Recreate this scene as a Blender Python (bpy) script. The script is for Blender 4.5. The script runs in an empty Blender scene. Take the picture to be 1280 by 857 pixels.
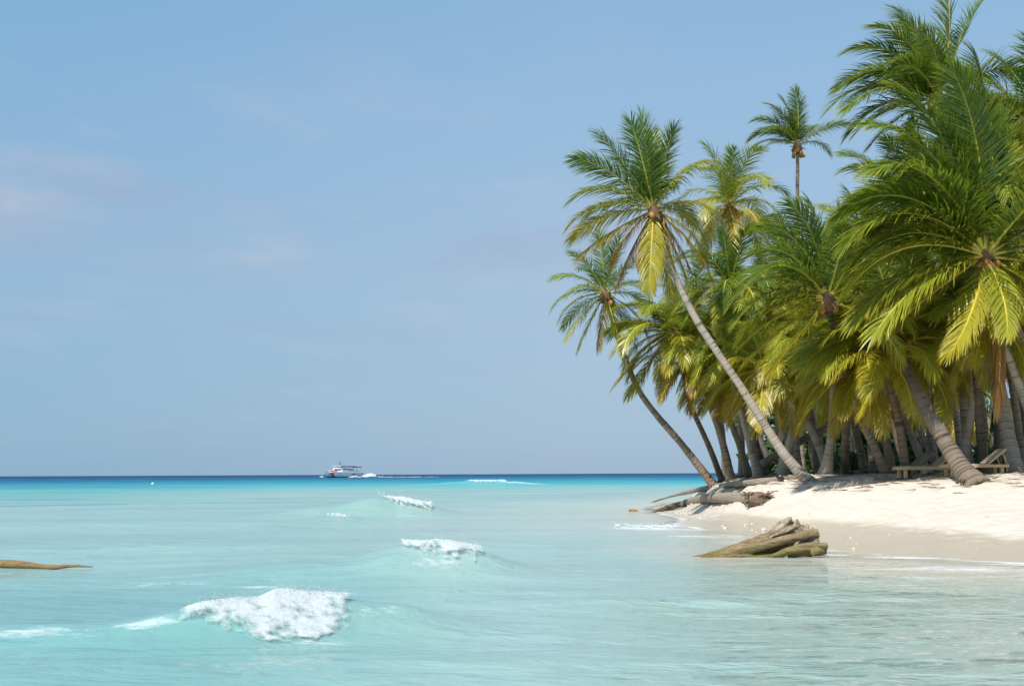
import bpy, math, random
import numpy as np
from mathutils import Vector, Matrix, Euler

random.seed(7)
RNG = np.random.default_rng(11)
scene = bpy.context.scene
COL = scene.collection
R = math.radians
FOC = 1400.0
CAM_H = 1.6
PITCH = math.atan(163.5 / FOC)
ROLL = -R(0.258)

# ------------------------------------------------------------------ camera
cam_d = bpy.data.cameras.new('camera')
cam = bpy.data.objects.new('camera', cam_d)
COL.objects.link(cam)
CROT = Matrix.Rotation(math.pi / 2 + PITCH, 3, 'X') @ Matrix.Rotation(ROLL, 3, 'Z')
cam.matrix_world = Matrix.Translation((0, 0, CAM_H)) @ CROT.to_4x4()
cam_d.sensor_width = 36.0
cam_d.lens = FOC / 1280 * 36.0
cam_d.clip_start = 0.1
cam_d.clip_end = 40000
scene.camera = cam


def at(px, py, Y):
    """point at depth Y (metres along +Y) on the sight line of a photo pixel (1280 x 857)"""
    v = CROT @ Vector(((px - 640) / FOC, -(py - 428.5) / FOC, -1))
    k = Y / v.y
    return np.array((v.x * k, Y, CAM_H + v.z * k))


# ------------------------------------------------------------------ numpy helpers
def _h(ix, iy, seed):
    n = (ix.astype(np.int64) * 374761393 + iy.astype(np.int64) * 668265263 + seed * 974711) & 0x7fffffff
    n = ((n ^ (n >> 13)) * 1274126177) & 0x7fffffff
    n = ((n ^ (n >> 16)) * 2246822519) & 0x7fffffff
    return ((n ^ (n >> 15)) & 0xffff) / 65535.0


def vnoise(x, y, seed=0):
    x = np.asarray(x, float); y = np.asarray(y, float)
    ix = np.floor(x); iy = np.floor(y)
    fx = x - ix; fy = y - iy
    fx = fx * fx * fx * (fx * (fx * 6 - 15) + 10); fy = fy * fy * fy * (fy * (fy * 6 - 15) + 10)
    a = _h(ix, iy, seed); b = _h(ix + 1, iy, seed); c = _h(ix, iy + 1, seed); d = _h(ix + 1, iy + 1, seed)
    return (a + (b - a) * fx) * (1 - fy) + (c + (d - c) * fx) * fy


def fbm(x, y, seed=0, octv=4, gain=0.5):
    s = 0; a = 1; t = 0
    for o in range(octv):
        s = s + a * (vnoise(x * 2 ** o + 17.3 * o, y * 2 ** o - 9.1 * o, seed + o) - 0.5); t += a; a *= gain
    return s / t * 2          # about -1..1


def sstep(a, b, x):
    t = np.clip((x - a) / (b - a), 0, 1)
    return t * t * (3 - 2 * t)


def norm(v):
    return v / np.maximum(np.linalg.norm(v, axis=-1, keepdims=True), 1e-9)


def make_mesh(name, V, quads=None, tris=None, mats=(), mat_idx=None, attrs=None, smooth=True, parent=None, polys=None):
    me = bpy.data.meshes.new(name)
    V = np.asarray(V, np.float32)
    loops = []; starts = []; tot = 0; nf = 0
    for F, k in ((quads, 4), (tris, 3)):
        if F is not None and len(F):
            F = np.asarray(F, np.int32).reshape(-1, k)
            loops.append(F.ravel()); starts.append(tot + np.arange(len(F)) * k); tot += F.size; nf += len(F)
    loops = np.concatenate(loops); starts = np.concatenate(starts)
    me.vertices.add(len(V)); me.vertices.foreach_set('co', V.ravel())
    me.loops.add(tot); me.loops.foreach_set('vertex_index', loops.astype(np.int32))
    me.polygons.add(nf); me.polygons.foreach_set('loop_start', starts.astype(np.int32))
    for m in mats: me.materials.append(m)
    if mat_idx is not None: me.polygons.foreach_set('material_index', np.asarray(mat_idx, np.int32))
    me.update(calc_edges=True)
    me.polygons.foreach_set('use_smooth', np.full(nf, smooth, bool))
    if attrs:
        for an, (ty, data) in attrs.items():
            a = me.attributes.new(an, ty, 'POINT')
            a.data.foreach_set('color' if ty == 'FLOAT_COLOR' else 'value', np.asarray(data, np.float32).ravel())
    ob = bpy.data.objects.new(name, me)
    COL.objects.link(ob)
    if parent is not None: ob.parent = parent
    return ob


class Geo:
    """collects pieces into one mesh"""
    def __init__(self):
        self.V = []; self.Q = []; self.T = []; self.qm = []; self.tm = []; self.n = 0; self.A = []

    def add(self, V, quads=None, tris=None, mat=0, a=None):
        V = np.asarray(V, float).reshape(-1, 3)
        if quads is not None and len(quads):
            q = np.asarray(quads).reshape(-1, 4); self.Q.append(q + self.n); self.qm.append(np.full(len(q), mat))
        if tris is not None and len(tris):
            t = np.asarray(tris).reshape(-1, 3); self.T.append(t + self.n); self.tm.append(np.full(len(t), mat))
        self.V.append(V); self.n += len(V)
        self.A.append(np.zeros(len(V)) if a is None else np.broadcast_to(a, (len(V),)))

    def build(self, name, mats, parent=None, attr=None, smooth=True, off=None):
        V = np.concatenate(self.V)
        if off is not None: V = V - np.asarray(off)
        Q = np.concatenate(self.Q) if self.Q else None
        T = np.concatenate(self.T) if self.T else None
        mi = np.concatenate(self.qm + self.tm)
        return make_mesh(name, V, Q, T, mats, mi, {attr: ('FLOAT', np.concatenate(self.A))} if attr else None, smooth, parent)

    def box(self, c, s, mat=0, rot=None):
        c = np.asarray(c, float); s = np.asarray(s, float) / 2
        P = np.array([(x, y, z) for x in (-1, 1) for y in (-1, 1) for z in (-1, 1)]) * s
        if rot is not None: P = P @ np.array(rot.to_matrix()).T
        self.add(P + c, quads=[(0, 1, 3, 2), (4, 6, 7, 5), (0, 4, 5, 1), (2, 3, 7, 6), (0, 2, 6, 4), (1, 5, 7, 3)], mat=mat)

    def tube(self, P, rad, sides=8, mat=0, a=None, cap=True, noise=0, seed=0):
        V, Q, T = tube(P, rad, sides, cap, noise, seed)
        self.add(V, Q, T, mat, a)

    def blob(self, c, r, mat=0, a=None, rot=None, nu=8, nv=6, noise=0):
        u = np.linspace(0, 2 * math.pi, nu, endpoint=False); v = np.linspace(-math.pi / 2, math.pi / 2, nv + 1)[1:-1]
        P = [(0, 0, -1)]
        for b in v:
            for t in u: P.append((math.cos(b) * math.cos(t), math.cos(b) * math.sin(t), math.sin(b)))
        P.append((0, 0, 1)); P = np.array(P) * np.asarray(r)
        if noise: P = P * (1 + RNG.uniform(-noise, noise, (len(P), 1)))
        if rot is not None: P = P @ np.array(rot.to_matrix()).T
        q = []; t = []
        rows = len(v)
        for k in range(rows - 1):
            for i in range(nu):
                j = (i + 1) % nu
                q.append((1 + k * nu + i, 1 + k * nu + j, 1 + (k + 1) * nu + j, 1 + (k + 1) * nu + i))
        for i in range(nu):
            j = (i + 1) % nu
            t.append((0, 1 + j, 1 + i)); t.append((len(P) - 1, 1 + (rows - 1) * nu + i, 1 + (rows - 1) * nu + j))
        self.add(P + np.asarray(c), q, t, mat, a)


def tube(P, rad, sides=8, cap=True, noise=0.0, seed=0):
    P = np.asarray(P, float); n = len(P)
    rad = np.broadcast_to(np.asarray(rad, float), (n,))
    T = norm(np.gradient(P, axis=0))
    ref = np.array((0, 0, 1.0)) if abs(T[0, 2]) < 0.9 else np.array((0, 1.0, 0))
    N = np.zeros_like(P); cur = ref
    for i in range(n):
        cur = cur - T[i] * cur.dot(T[i]); cur = cur / np.linalg.norm(cur); N[i] = cur
    B = np.cross(T, N)
    th = np.arange(sides) / sides * 2 * math.pi
    rr = np.repeat(rad[:, None], sides, 1)
    if noise:
        s = np.cumsum(np.r_[0, np.linalg.norm(np.diff(P, axis=0), axis=1)])
        g = np.stack(np.meshgrid(s, np.arange(sides), indexing='ij'), -1)
        ang = np.cos(th)[None, :] * 1.7 + 5; an2 = np.sin(th)[None, :] * 1.7 + 5
        rr = rr * (1 + noise * (vnoise(g[..., 0] * 2.2 + an2 * 1.3, ang * 1.2 + seed * 3.7, seed) - 0.5) * 2
                   + noise * 0.5 * (vnoise(g[..., 0] * 7 + an2, ang * 3 + seed, seed + 5) - 0.5))
    V = P[:, None] + rr[..., None] * (N[:, None] * np.cos(th)[None, :, None] + B[:, None] * np.sin(th)[None, :, None])
    i = np.arange(n - 1)[:, None] * sides; j = np.arange(sides)[None, :]; j2 = (j + 1) % sides
    Q = np.stack([i + j, i + j2, i + sides + j2, i + sides + j], -1).reshape(-1, 4)
    V = V.reshape(-1, 3); Tt = []
    if cap:
        V = np.vstack([V, P[0], P[-1]]); a, b = len(V) - 2, len(V) - 1
        for k in range(sides):
            k2 = (k + 1) % sides
            Tt.append((a, k2, k)); Tt.append((b, (n - 1) * sides + k, (n - 1) * sides + k2))
    return V, Q, np.array(Tt) if Tt else None


def spline(pts, n):
    P = np.asarray(pts, float)
    P = np.vstack([2 * P[0] - P[1], P, 2 * P[-1] - P[-2]])
    seg = len(P) - 3
    out = []
    ts = np.linspace(0, seg - 1e-6, n)
    for t in ts:
        k = int(t); f = t - k
        a, b, c, d = P[k:k + 4]
        out.append(0.5 * (2 * b + (c - a) * f + (2 * a - 5 * b + 4 * c - d) * f * f + (3 * b - a - 3 * c + d) * f ** 3))
    out = np.array(out)
    s = np.cumsum(np.r_[0, np.linalg.norm(np.diff(out, axis=0), axis=1)])
    u = np.linspace(0, s[-1], n)
    return np.stack([np.interp(u, s, out[:, k]) for k in range(3)], 1)


def tag(o, label=None, cat=None, group=None, kind=None):
    if label: o['label'] = label
    if cat: o['category'] = cat
    if group: o['group'] = group
    if kind: o['kind'] = kind
    return o


def empty(name, loc, label, cat, group=None, rz=0):
    o = bpy.data.objects.new(name, None); COL.objects.link(o)
    o.location = loc; o.rotation_euler = (0, 0, rz); o.empty_display_size = 0.3
    return tag(o, label, cat, group)


# ------------------------------------------------------------------ materials
class NT:
    def __init__(self, name):
        self.m = bpy.data.materials.new(name); self.m.use_nodes = True
        self.t = self.m.node_tree; self.t.nodes.clear()
        self.out = self.t.nodes.new('ShaderNodeOutputMaterial')

    def n(self, typ, ins=None, **kw):
        x = self.t.nodes.new(typ)
        for k, v in kw.items(): setattr(x, k, v)
        for k, v in (ins or {}).items():
            s = x.inputs[k]
            if isinstance(v, bpy.types.NodeSocket): self.t.links.new(v, s)
            else: s.default_value = v
        return x

    def surf(self, s): self.t.links.new(s, self.out.inputs['Surface'])

    def attr(self, name): return self.n('ShaderNodeAttribute', attribute_name=name)

    def math(self, op, a, b=0.0, clamp=False):
        x = self.n('ShaderNodeMath', {0: a, 1: b}, operation=op); x.use_clamp = clamp; return x.outputs[0]

    def mix(self, f, a, b, blend='MIX'):
        x = self.n('ShaderNodeMix', data_type='RGBA', blend_type=blend)
        for k, v in ((0, f), (6, a), (7, b)):
            if isinstance(v, bpy.types.NodeSocket): self.t.links.new(v, x.inputs[k])
            else: x.inputs[k].default_value = (*v, 1) if k else v
        return x.outputs[2]

    def ramp(self, f, stops, interp='LINEAR'):
        x = self.n('ShaderNodeValToRGB', {'Fac': f}); e = x.color_ramp.elements; x.color_ramp.interpolation = interp
        while len(e) < len(stops): e.new(0.5)
        for k, (p, c) in zip(e, stops): k.position = p; k.color = (*c, 1) if len(c) == 3 else c
        return x.outputs['Color']

    def noise(self, scale, detail=3, rough=0.55, vec=None, dist=0.0):
        d = {'Scale': scale, 'Detail': detail, 'Roughness': rough, 'Distortion': dist}
        if vec is not None: d['Vector'] = vec
        return self.n('ShaderNodeTexNoise', d).outputs['Fac']

    def pos(self, scale=(1, 1, 1)):
        g = self.n('ShaderNodeNewGeometry').outputs['Position']
        return self.n('ShaderNodeMapping', {'Vector': g, 'Scale': scale}).outputs[0]

    def obj(self, scale=(1, 1, 1)):
        g = self.n('ShaderNodeTexCoord').outputs['Object']
        return self.n('ShaderNodeMapping', {'Vector': g, 'Scale': scale}).outputs[0]

    def bump(self, h, strength=0.5, dist=0.02):
        return self.n('ShaderNodeBump', {'Height': h, 'Strength': strength, 'Distance': dist}).outputs[0]


def simple_mat(name, col, rough=0.6, noise=0.15, scale=20, spec=0.4, metal=0.0):
    t = NT(name)
    f = t.noise(scale, 4, 0.6, t.obj())
    c = t.mix(f, tuple(x * (1 - noise) for x in col), tuple(min(1, x * (1 + noise)) for x in col))
    b = t.n('ShaderNodeBsdfPrincipled', {'Base Color': c, 'Roughness': rough, 'Specular IOR Level': spec, 'Metallic': metal,
                                         'Normal': t.bump(f, 0.2, 0.01)})
    t.surf(b.outputs[0]); return t.m


def leaf_mat():
    t = NT('palm_leaf')
    a = t.attr('tint').outputs['Fac']
    nz = t.noise(1.3, 3, 0.6, t.pos())
    k = t.math('ADD', t.math('MULTIPLY', a, 0.5), t.math('MULTIPLY', t.math('SUBTRACT', nz, 0.5), 0.16))
    c = t.ramp(k, [(0.0, (0.06, 0.145, 0.022)), (0.09, (0.155, 0.25, 0.028)), (0.20, (0.33, 0.37, 0.036)), (0.34, (0.47, 0.42, 0.04)),
                   (0.48, (0.46, 0.36, 0.035)), (0.68, (0.38, 0.20, 0.035)), (1.0, (0.20, 0.10, 0.045))])
    p = t.n('ShaderNodeBsdfPrincipled', {'Base Color': c, 'Roughness': 0.34, 'Specular IOR Level': 0.6})
    cb = t.mix(0.4, c, (0.30, 0.34, 0.02))
    tr = t.n('ShaderNodeBsdfTranslucent', {'Color': cb})
    m = t.n('ShaderNodeMixShader', {0: 0.42, 1: p.outputs[0], 2: tr.outputs[0]})
    t.surf(m.outputs[0]); return t.m


def rachis_mat():
    t = NT('palm_midrib')
    a = t.attr('tint').outputs['Fac']
    c = t.ramp(t.math('MULTIPLY', a, 0.5), [(0.0, (0.40, 0.38, 0.06)), (0.15, (0.56, 0.46, 0.06)), (0.4, (0.62, 0.47, 0.06)), (0.75, (0.36, 0.19, 0.05)), (1, (0.22, 0.12, 0.06))])
    p = t.n('ShaderNodeBsdfPrincipled', {'Base Color': c, 'Roughness': 0.4})
    t.surf(p.outputs[0]); return t.m


def bark_mat(name, lo, hi, scar):
    t = NT(name)
    a = t.attr('scar').outputs['Fac']
    v = t.obj((1, 1, 0.35))
    n1 = t.noise(5.0, 5, 0.65, v); n2 = t.noise(1.1, 3, 0.6, t.obj())
    n3 = t.noise(38, 3, 0.6, v)
    c = t.mix(n1, lo, hi)
    c = t.mix(t.math('MULTIPLY', t.math('SUBTRACT', n2, 0.45), 1.6, True), c, tuple(min(0.5, x * 1.25) for x in hi))
    f = t.math('MULTIPLY', a, t.math('ADD', t.math('MULTIPLY', n1, 1.2), 0.45), True)
    c = t.mix(f, c, scar)
    c = t.mix(t.math('MULTIPLY', n3, 0.35), c, tuple(x * 0.5 for x in lo))
    h = t.math('ADD', t.math('MULTIPLY', n3, 0.5), n1)
    p = t.n('ShaderNodeBsdfPrincipled', {'Base Color': c, 'Roughness': 0.85, 'Specular IOR Level': 0.2, 'Normal': t.bump(h, 0.6, 0.03)})
    t.surf(p.outputs[0]); return t.m


def wood_mat(name, lo, hi, green=0.0, wet_z=None, stretch=(1, 6, 6), dark=(0.05, 0.035, 0.022)):
    t = NT(name)
    v = t.obj(stretch)
    n1 = t.noise(2.2, 6, 0.65, v, 0.4); n2 = t.noise(1.3, 4, 0.6, t.obj()); n3 = t.noise(9, 5, 0.7, v)
    c = t.mix(t.math('MULTIPLY', t.math('SUBTRACT', n1, 0.25), 2.0, True), lo, hi)
    c = t.mix(t.math('MULTIPLY', t.math('SUBTRACT', n3, 0.50), 4.5, True), c, dark)
    if green:
        zz = t.n('ShaderNodeSeparateXYZ', {0: t.n('ShaderNodeNewGeometry').outputs['Position']}).outputs['Z']
        low = t.n('ShaderNodeMapRange', {'Value': zz, 'From Min': 0.02, 'From Max': 0.3, 'To Min': 1.0, 'To Max': 0.0}).outputs[0]
        f = t.math('MULTIPLY', t.math('MULTIPLY', t.math('SUBTRACT', n2, 0.38), 4.0, True), low)
        c = t.mix(t.math('MULTIPLY', f, green), c, (0.13, 0.17, 0.02))
        c = t.mix(t.math('MULTIPLY', low, 0.45), c, (0.20, 0.145, 0.045))
    p = t.n('ShaderNodeBsdfPrincipled', {'Base Color': c, 'Roughness': 0.75, 'Specular IOR Level': 0.3,
                                         'Normal': t.bump(t.math('ADD', n1, t.math('MULTIPLY', n3, 0.6)), 0.9, 0.05)})
    t.surf(p.outputs[0]); return t.m


def sand_mat():
    t = NT('coral_sand')
    wet = t.attr('wet').outputs['Fac']; litter = t.attr('litter').outputs['Fac']
    n1 = t.noise(0.55, 5, 0.6, t.pos()); n2 = t.noise(14, 5, 0.7, t.pos()); n3 = t.noise(3.2, 5, 0.65, t.pos()); n4 = t.noise(70, 3, 0.6, t.pos())
    c = t.mix(n1, (0.56, 0.495, 0.42), (0.64, 0.58, 0.505))
    c = t.mix(t.math('MULTIPLY', t.math('SUBTRACT', n2, 0.55), 2.2, True), c, (0.45, 0.385, 0.315))
    c = t.mix(t.math('MULTIPLY', t.math('SUBTRACT', n4, 0.6), 2.0, True), c, (0.40, 0.34, 0.28))
    lf = t.math('MULTIPLY', litter, t.math('MULTIPLY', t.math('SUBTRACT', n3, 0.42), 5.0, True))
    c = t.mix(lf, c, (0.20, 0.145, 0.095))
    wf = t.math('MULTIPLY', wet, 1.0)
    c = t.mix(wf, c, t.mix(n1, (0.50, 0.435, 0.345), (0.58, 0.51, 0.415)))
    rough = t.math('SUBTRACT', 0.9, t.math('MULTIPLY', wet, 0.62))
    h = t.math('ADD', t.math('MULTIPLY', n2, 0.5), n3)
    p = t.n('ShaderNodeBsdfPrincipled', {'Base Color': c, 'Roughness': rough, 'Specular IOR Level': 0.35,
                                         'Normal': t.bump(h, t.math('SUBTRACT', 0.7, t.math('MULTIPLY', wet, 0.6)), 0.05)})
    t.surf(p.outputs[0]); return t.m


def water_mat():
    t = NT('sea_water')
    col = t.attr('water_tint').outputs['Color']
    alpha = t.attr('cover').outputs['Fac']; foam = t.attr('foam').outputs['Fac']
    pos = t.n('ShaderNodeNewGeometry').outputs['Position']
    def nz(sc, scale, d, r=0.6):
        return t.noise(scale, d, r, t.n('ShaderNodeMapping', {'Vector': pos, 'Scale': sc, 'Rotation': (0, 0, R(12))}).outputs[0], 0.3)
    big = nz((0.35, 1, 1), 0.22, 4); mid = nz((0.45, 1, 1), 1.6, 4); fine = nz((0.5, 1, 1), 7.0, 3)
    h = t.math('ADD', t.math('ADD', t.math('MULTIPLY', big, 1.5), t.math('MULTIPLY', mid, 0.46)), t.math('MULTIPLY', fine, 0.075))
    rough_amt = t.attr('chop').outputs['Fac']
    nrm = t.n('ShaderNodeBump', {'Height': h, 'Strength': rough_amt, 'Distance': 0.42}).outputs[0]
    # suspended sand and bottom tone
    sand = nz((0.25, 1, 1), 0.16, 5, 0.65)
    c = t.mix(t.math('MULTIPLY', t.math('SUBTRACT', sand, 0.48), 1.5, True), col, (0.30, 0.41, 0.375))
    dif = t.n('ShaderNodeBsdfDiffuse', {'Color': c, 'Normal': nrm})
    gl = t.n('ShaderNodeBsdfGlossy', {'Color': (1, 1, 1, 1), 'Roughness': 0.075, 'Normal': nrm})
    fr = t.n('ShaderNodeFresnel', {'IOR': 1.33, 'Normal': nrm}).outputs[0]
    lim = t.attr('gloss_limit').outputs['Fac']
    f = t.math('MINIMUM', t.math('MULTIPLY', fr, 0.95), lim)
    body = t.n('ShaderNodeMixShader', {0: f, 1: dif.outputs[0], 2: gl.outputs[0]})
    tr = t.n('ShaderNodeBsdfTransparent', {'Color': (0.93, 0.98, 0.97, 1)})
    body_a = t.n('ShaderNodeMixShader', {0: t.math('MAXIMUM', alpha, f), 1: tr.outputs[0], 2: body.outputs[0]})
    n5 = nz((0.45, 1.2, 1), 3.4, 7, 0.74); n6 = nz((0.6, 1, 1), 16, 4, 0.7)
    ff = t.math('SUBTRACT', t.math('ADD', t.math('MULTIPLY', n5, 0.75), t.math('MULTIPLY', n6, 0.35)), t.math('SUBTRACT', 1.0, foam))
    ff = t.math('MULTIPLY', ff, 3.2, True)
    fo = t.n('ShaderNodeBsdfDiffuse', {'Color': (0.80, 0.82, 0.82, 1)})
    m = t.n('ShaderNodeMixShader', {0: t.math('MULTIPLY', ff, 0.85), 1: body_a.outputs[0], 2: fo.outputs[0]})
    t.surf(m.outputs[0]); return t.m


def foam_mat():
    t = NT('white_water_foam')
    n = t.noise(17, 7, 0.78, t.pos((0.6, 1, 1))); n1 = t.noise(11, 7, 0.78, t.pos((0.6, 1.0, 1.0)))
    c = t.mix(n, (0.68, 0.75, 0.76), (0.91, 0.92, 0.92))
    d = t.n('ShaderNodeBsdfPrincipled', {'Base Color': c, 'Roughness': 0.55, 'Specular IOR Level': 0.3, 'Normal': t.bump(n, 0.8, 0.03)})
    tl = t.n('ShaderNodeBsdfTranslucent', {'Color': (0.85, 0.9, 0.9, 1)})
    m = t.n('ShaderNodeMixShader', {0: 0.35, 1: d.outputs[0], 2: tl.outputs[0]})
    a = t.attr('dens').outputs['Fac']
    k = t.math('MULTIPLY', t.math('ADD', t.math('SUBTRACT', a, 1.22), t.math('MULTIPLY', n1, 1.6)), 1.9, True)
    k = t.math('MAXIMUM', k, t.math('SUBTRACT', a, 1.2, True))
    tr = t.n('ShaderNodeBsdfTransparent')
    mm = t.n('ShaderNodeMixShader', {0: k, 1: tr.outputs[0], 2: m.outputs[0]})
    t.surf(mm.outputs[0]); return t.m


M_LEAF = leaf_mat(); M_RIB = rachis_mat()
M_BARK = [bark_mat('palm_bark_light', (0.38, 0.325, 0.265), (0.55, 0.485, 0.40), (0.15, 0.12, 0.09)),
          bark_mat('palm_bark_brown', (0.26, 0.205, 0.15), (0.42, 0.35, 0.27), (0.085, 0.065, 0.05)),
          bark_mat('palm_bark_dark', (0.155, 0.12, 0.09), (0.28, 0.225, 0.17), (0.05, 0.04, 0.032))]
M_FIBRE = simple_mat('palm_fibre', (0.17, 0.10, 0.055), 0.9, 0.5, 14)
M_NUT = [simple_mat('coconut_brown', (0.36, 0.17, 0.05), 0.5, 0.4, 5), simple_mat('coconut_green', (0.28, 0.27, 0.05), 0.45, 0.3, 5)]
M_SAND = sand_mat(); M_WATER = water_mat(); M_FOAM = foam_mat()

# ------------------------------------------------------------------ shoreline and ground height
SHORE = np.array([(400, 8), (60, 14), (26, 17.0), (16, 17.4), (11.5, 18.7), (9.0, 20.3), (7.4, 22.1), (6.5, 24.5), (6.3, 28), (5.6, 32), (5.4, 35.5),
                  (6.3, 40), (6.2, 46), (6.8, 52), (8.0, 57), (11.5, 64), (20, 88), (50, 180), (400, 1200), (2600, 5000)], float)
LANDPOLY = np.vstack([SHORE, (6000, 5000), (6000, 8)])


def shore_dist(X, Y):
    X = np.asarray(X, float); Y = np.asarray(Y, float)
    best = np.full(X.shape, 1e9)
    for a, b in zip(SHORE[:-1], SHORE[1:]):
        e = b - a; t = np.clip(((X - a[0]) * e[0] + (Y - a[1]) * e[1]) / e.dot(e), 0, 1)
        best = np.minimum(best, np.hypot(X - a[0] - t * e[0], Y - a[1] - t * e[1]))
    ins = np.zeros(X.shape, bool)
    P = LANDPOLY
    for a, b in zip(P, np.roll(P, -1, 0)):
        c = ((a[1] > Y) != (b[1] > Y)) & (X < (b[0] - a[0]) * (Y - a[1]) / (b[1] - a[1] + 1e-12) + a[0])
        ins ^= c
    return np.where(ins, best, -best)


def ground(X, Y):
    X = np.asarray(X, float); Y = np.asarray(Y, float)
    s = shore_dist(X, Y) + 0.45 * fbm(X * 0.35, Y * 0.35, 3, 3)
    w = 8.6 - 6.9 * sstep(28.5, 40, Y)
    up = 0.05 * np.clip(s, 0, 2.0) + 1.08 * sstep(1.5 - 1.15 * sstep(33, 40, Y), w + 0.9 + 0.5 * (1 - sstep(33, 40, Y)), s) + 0.34 * sstep(w * 0.8, w * 1.5 + 2.5, s)
    # eroded ledge near the leaning palm
    led = np.exp(-((Y - 37.3) / 2.2) ** 2) * np.exp(-((X - 10.6) / 2.6) ** 2)
    q = X * 0.30 - (Y - 36.6) + 0.5 * fbm(X * 1.3, Y * 0.8, 21, 3) - 3.0
    up = up - led * 0.30 * sstep(-0.18, 0.22, q)
    up = np.maximum(up, 0) 
    dn = np.where(s < 0, -((0.026 + 0.035 * sstep(24, 28, Y)) * np.minimum(-s, 4.0) + 0.07 * np.maximum(-s - 4.0, 0)), 0); dn = np.maximum(dn, -0.7 - 0.6 * sstep(20, 200, -s))
    z = np.where(s > 0, up, dn)
    land = sstep(1.5, 4, s)
    near = 1 - sstep(60, 90, Y)
    foot = np.maximum(0, vnoise(X * 2.6, Y * 2.6, 31) - 0.55) * 0.16
    z = z + land * near * (0.05 * fbm(X * 0.8, Y * 0.8, 5, 3) + 0.055 * fbm(X * 2.6, Y * 2.6, 8, 4, 0.6) - foot)
    rub = np.exp(-((Y - 43) / 6) ** 2) * sstep(0.3, 1.0, s) * (1 - sstep(3.0, 4.6, s)) * near
    z = z + rub * 0.16 * fbm(X * 2.3, Y * 1.6, 12, 4)
    return z


def g1(x, y): return float(ground(np.array([x]), np.array([y]))[0])


def axis(lo, hi, a, b, step, grow=1.09):
    mid = np.arange(a, b, step)
    up = [b]; d = step
    while up[-1] < hi: d *= grow; up.append(up[-1] + d)
    dn = [a - step]; d = step
    while dn[-1] > lo: d *= grow; dn.append(dn[-1] - d)
    return np.concatenate([dn[::-1], mid, up])


gx = axis(-9000, 9000, 3.0, 19.0, 0.085, 1.10); gy = axis(-2000, 14000, 15, 52, 0.10, 1.08)
GX, GY = np.meshgrid(gx, gy)
GZ = ground(GX, GY)
far = np.maximum(np.abs(GX), np.abs(GY))
sd = shore_dist(GX, GY)
wetn = 0.07 * fbm(GX * 0.6, GY * 0.6, 44, 3)
wet = (1 - sstep(0.19, 0.33, GZ + wetn)) * (0.2 + 0.8 * sstep(-0.10, 0.0, GZ))  # wet sand band; floor below water kept lighter to offset the sea sheet's shade
litter = sstep(1.22, 1.42, GZ + 0.15 * fbm(GX * 0.7, GY * 0.7, 9, 3)) * 0.55 + 0.75 * np.exp(-((GY - 44) / 5) ** 2) * sstep(0.4, 1.2, sd) * (1 - sstep(2.5, 4, sd))
litter = np.maximum(litter, sstep(46, 60, GY) * sstep(1, 6, sd))
nx, ny = len(gx), len(gy)
ii = np.arange(ny - 1)[:, None] * nx + np.arange(nx - 1)[None, :]
GQ = np.stack([ii, ii + 1, ii + nx + 1, ii + nx], -1).reshape(-1, 4)
o = make_mesh('beach', np.stack([GX, GY, GZ], -1).reshape(-1, 3), GQ, None, [M_SAND], None,
              {'wet': ('FLOAT', wet), 'litter': ('FLOAT', litter)})
tag(o, 'white coral sand beach sloping from the palm grove down to the sea', 'sand', kind='structure')

# ------------------------------------------------------------------ sea
# ridges: x, y, angle(deg), half length, height, front width, back width
RIDGES = [(-2.1, 11.75, 8, 1.45, 0.26, 0.42, 1.0), (-3.6, 11.45, 4, 3.4, 0.15, 0.55, 1.2),
          (-1.2, 18.6, 4, 1.25, 0.26, 0.6, 1.4), (-2.6, 18.5, 3, 2.6, 0.22, 0.8, 1.5),
          (-4.7, 45.5, 4, 2.2, 0.40, 0.9, 2.5), (-6.8, 45.0, 6, 2.6, 0.34, 0.9, 2.5),
          (-6.4, 41.5, 4, 1.0, 0.16, 0.5, 1.0), (-3.0, 150, 2, 7, 0.55, 2, 5), (-12, 152, 0, 10, 0.25, 3, 6),
          (3.9, 33.2, -6, 1.6, 0.06, 0.35, 0.6), (3.5, 29.5, -6, 2.2, 0.05, 0.4, 0.7), (-14, 36, 2, 6, 0.10, 0.6, 1.2), (-9, 33.5, 3, 3, 0.09, 0.5, 1.0),
          (1.5, 14.6, 6, 5, 0.07, 0.5, 1.2), (-4, 24.5, 2, 7, 0.11, 0.6, 1.6), (0, 30.5, 3, 6, 0.08, 0.6, 1.5), (-6, 58, 1, 14, 0.17, 1.2, 3), (2, 72, 1, 12, 0.16, 1.2, 3), (-16, 88, 0, 22, 0.2, 1.5, 4), (6, 105, 1, 20, 0.2, 1.5, 4), (-3, 9.3, 3, 4, 0.06, 0.4, 0.8)]


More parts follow.
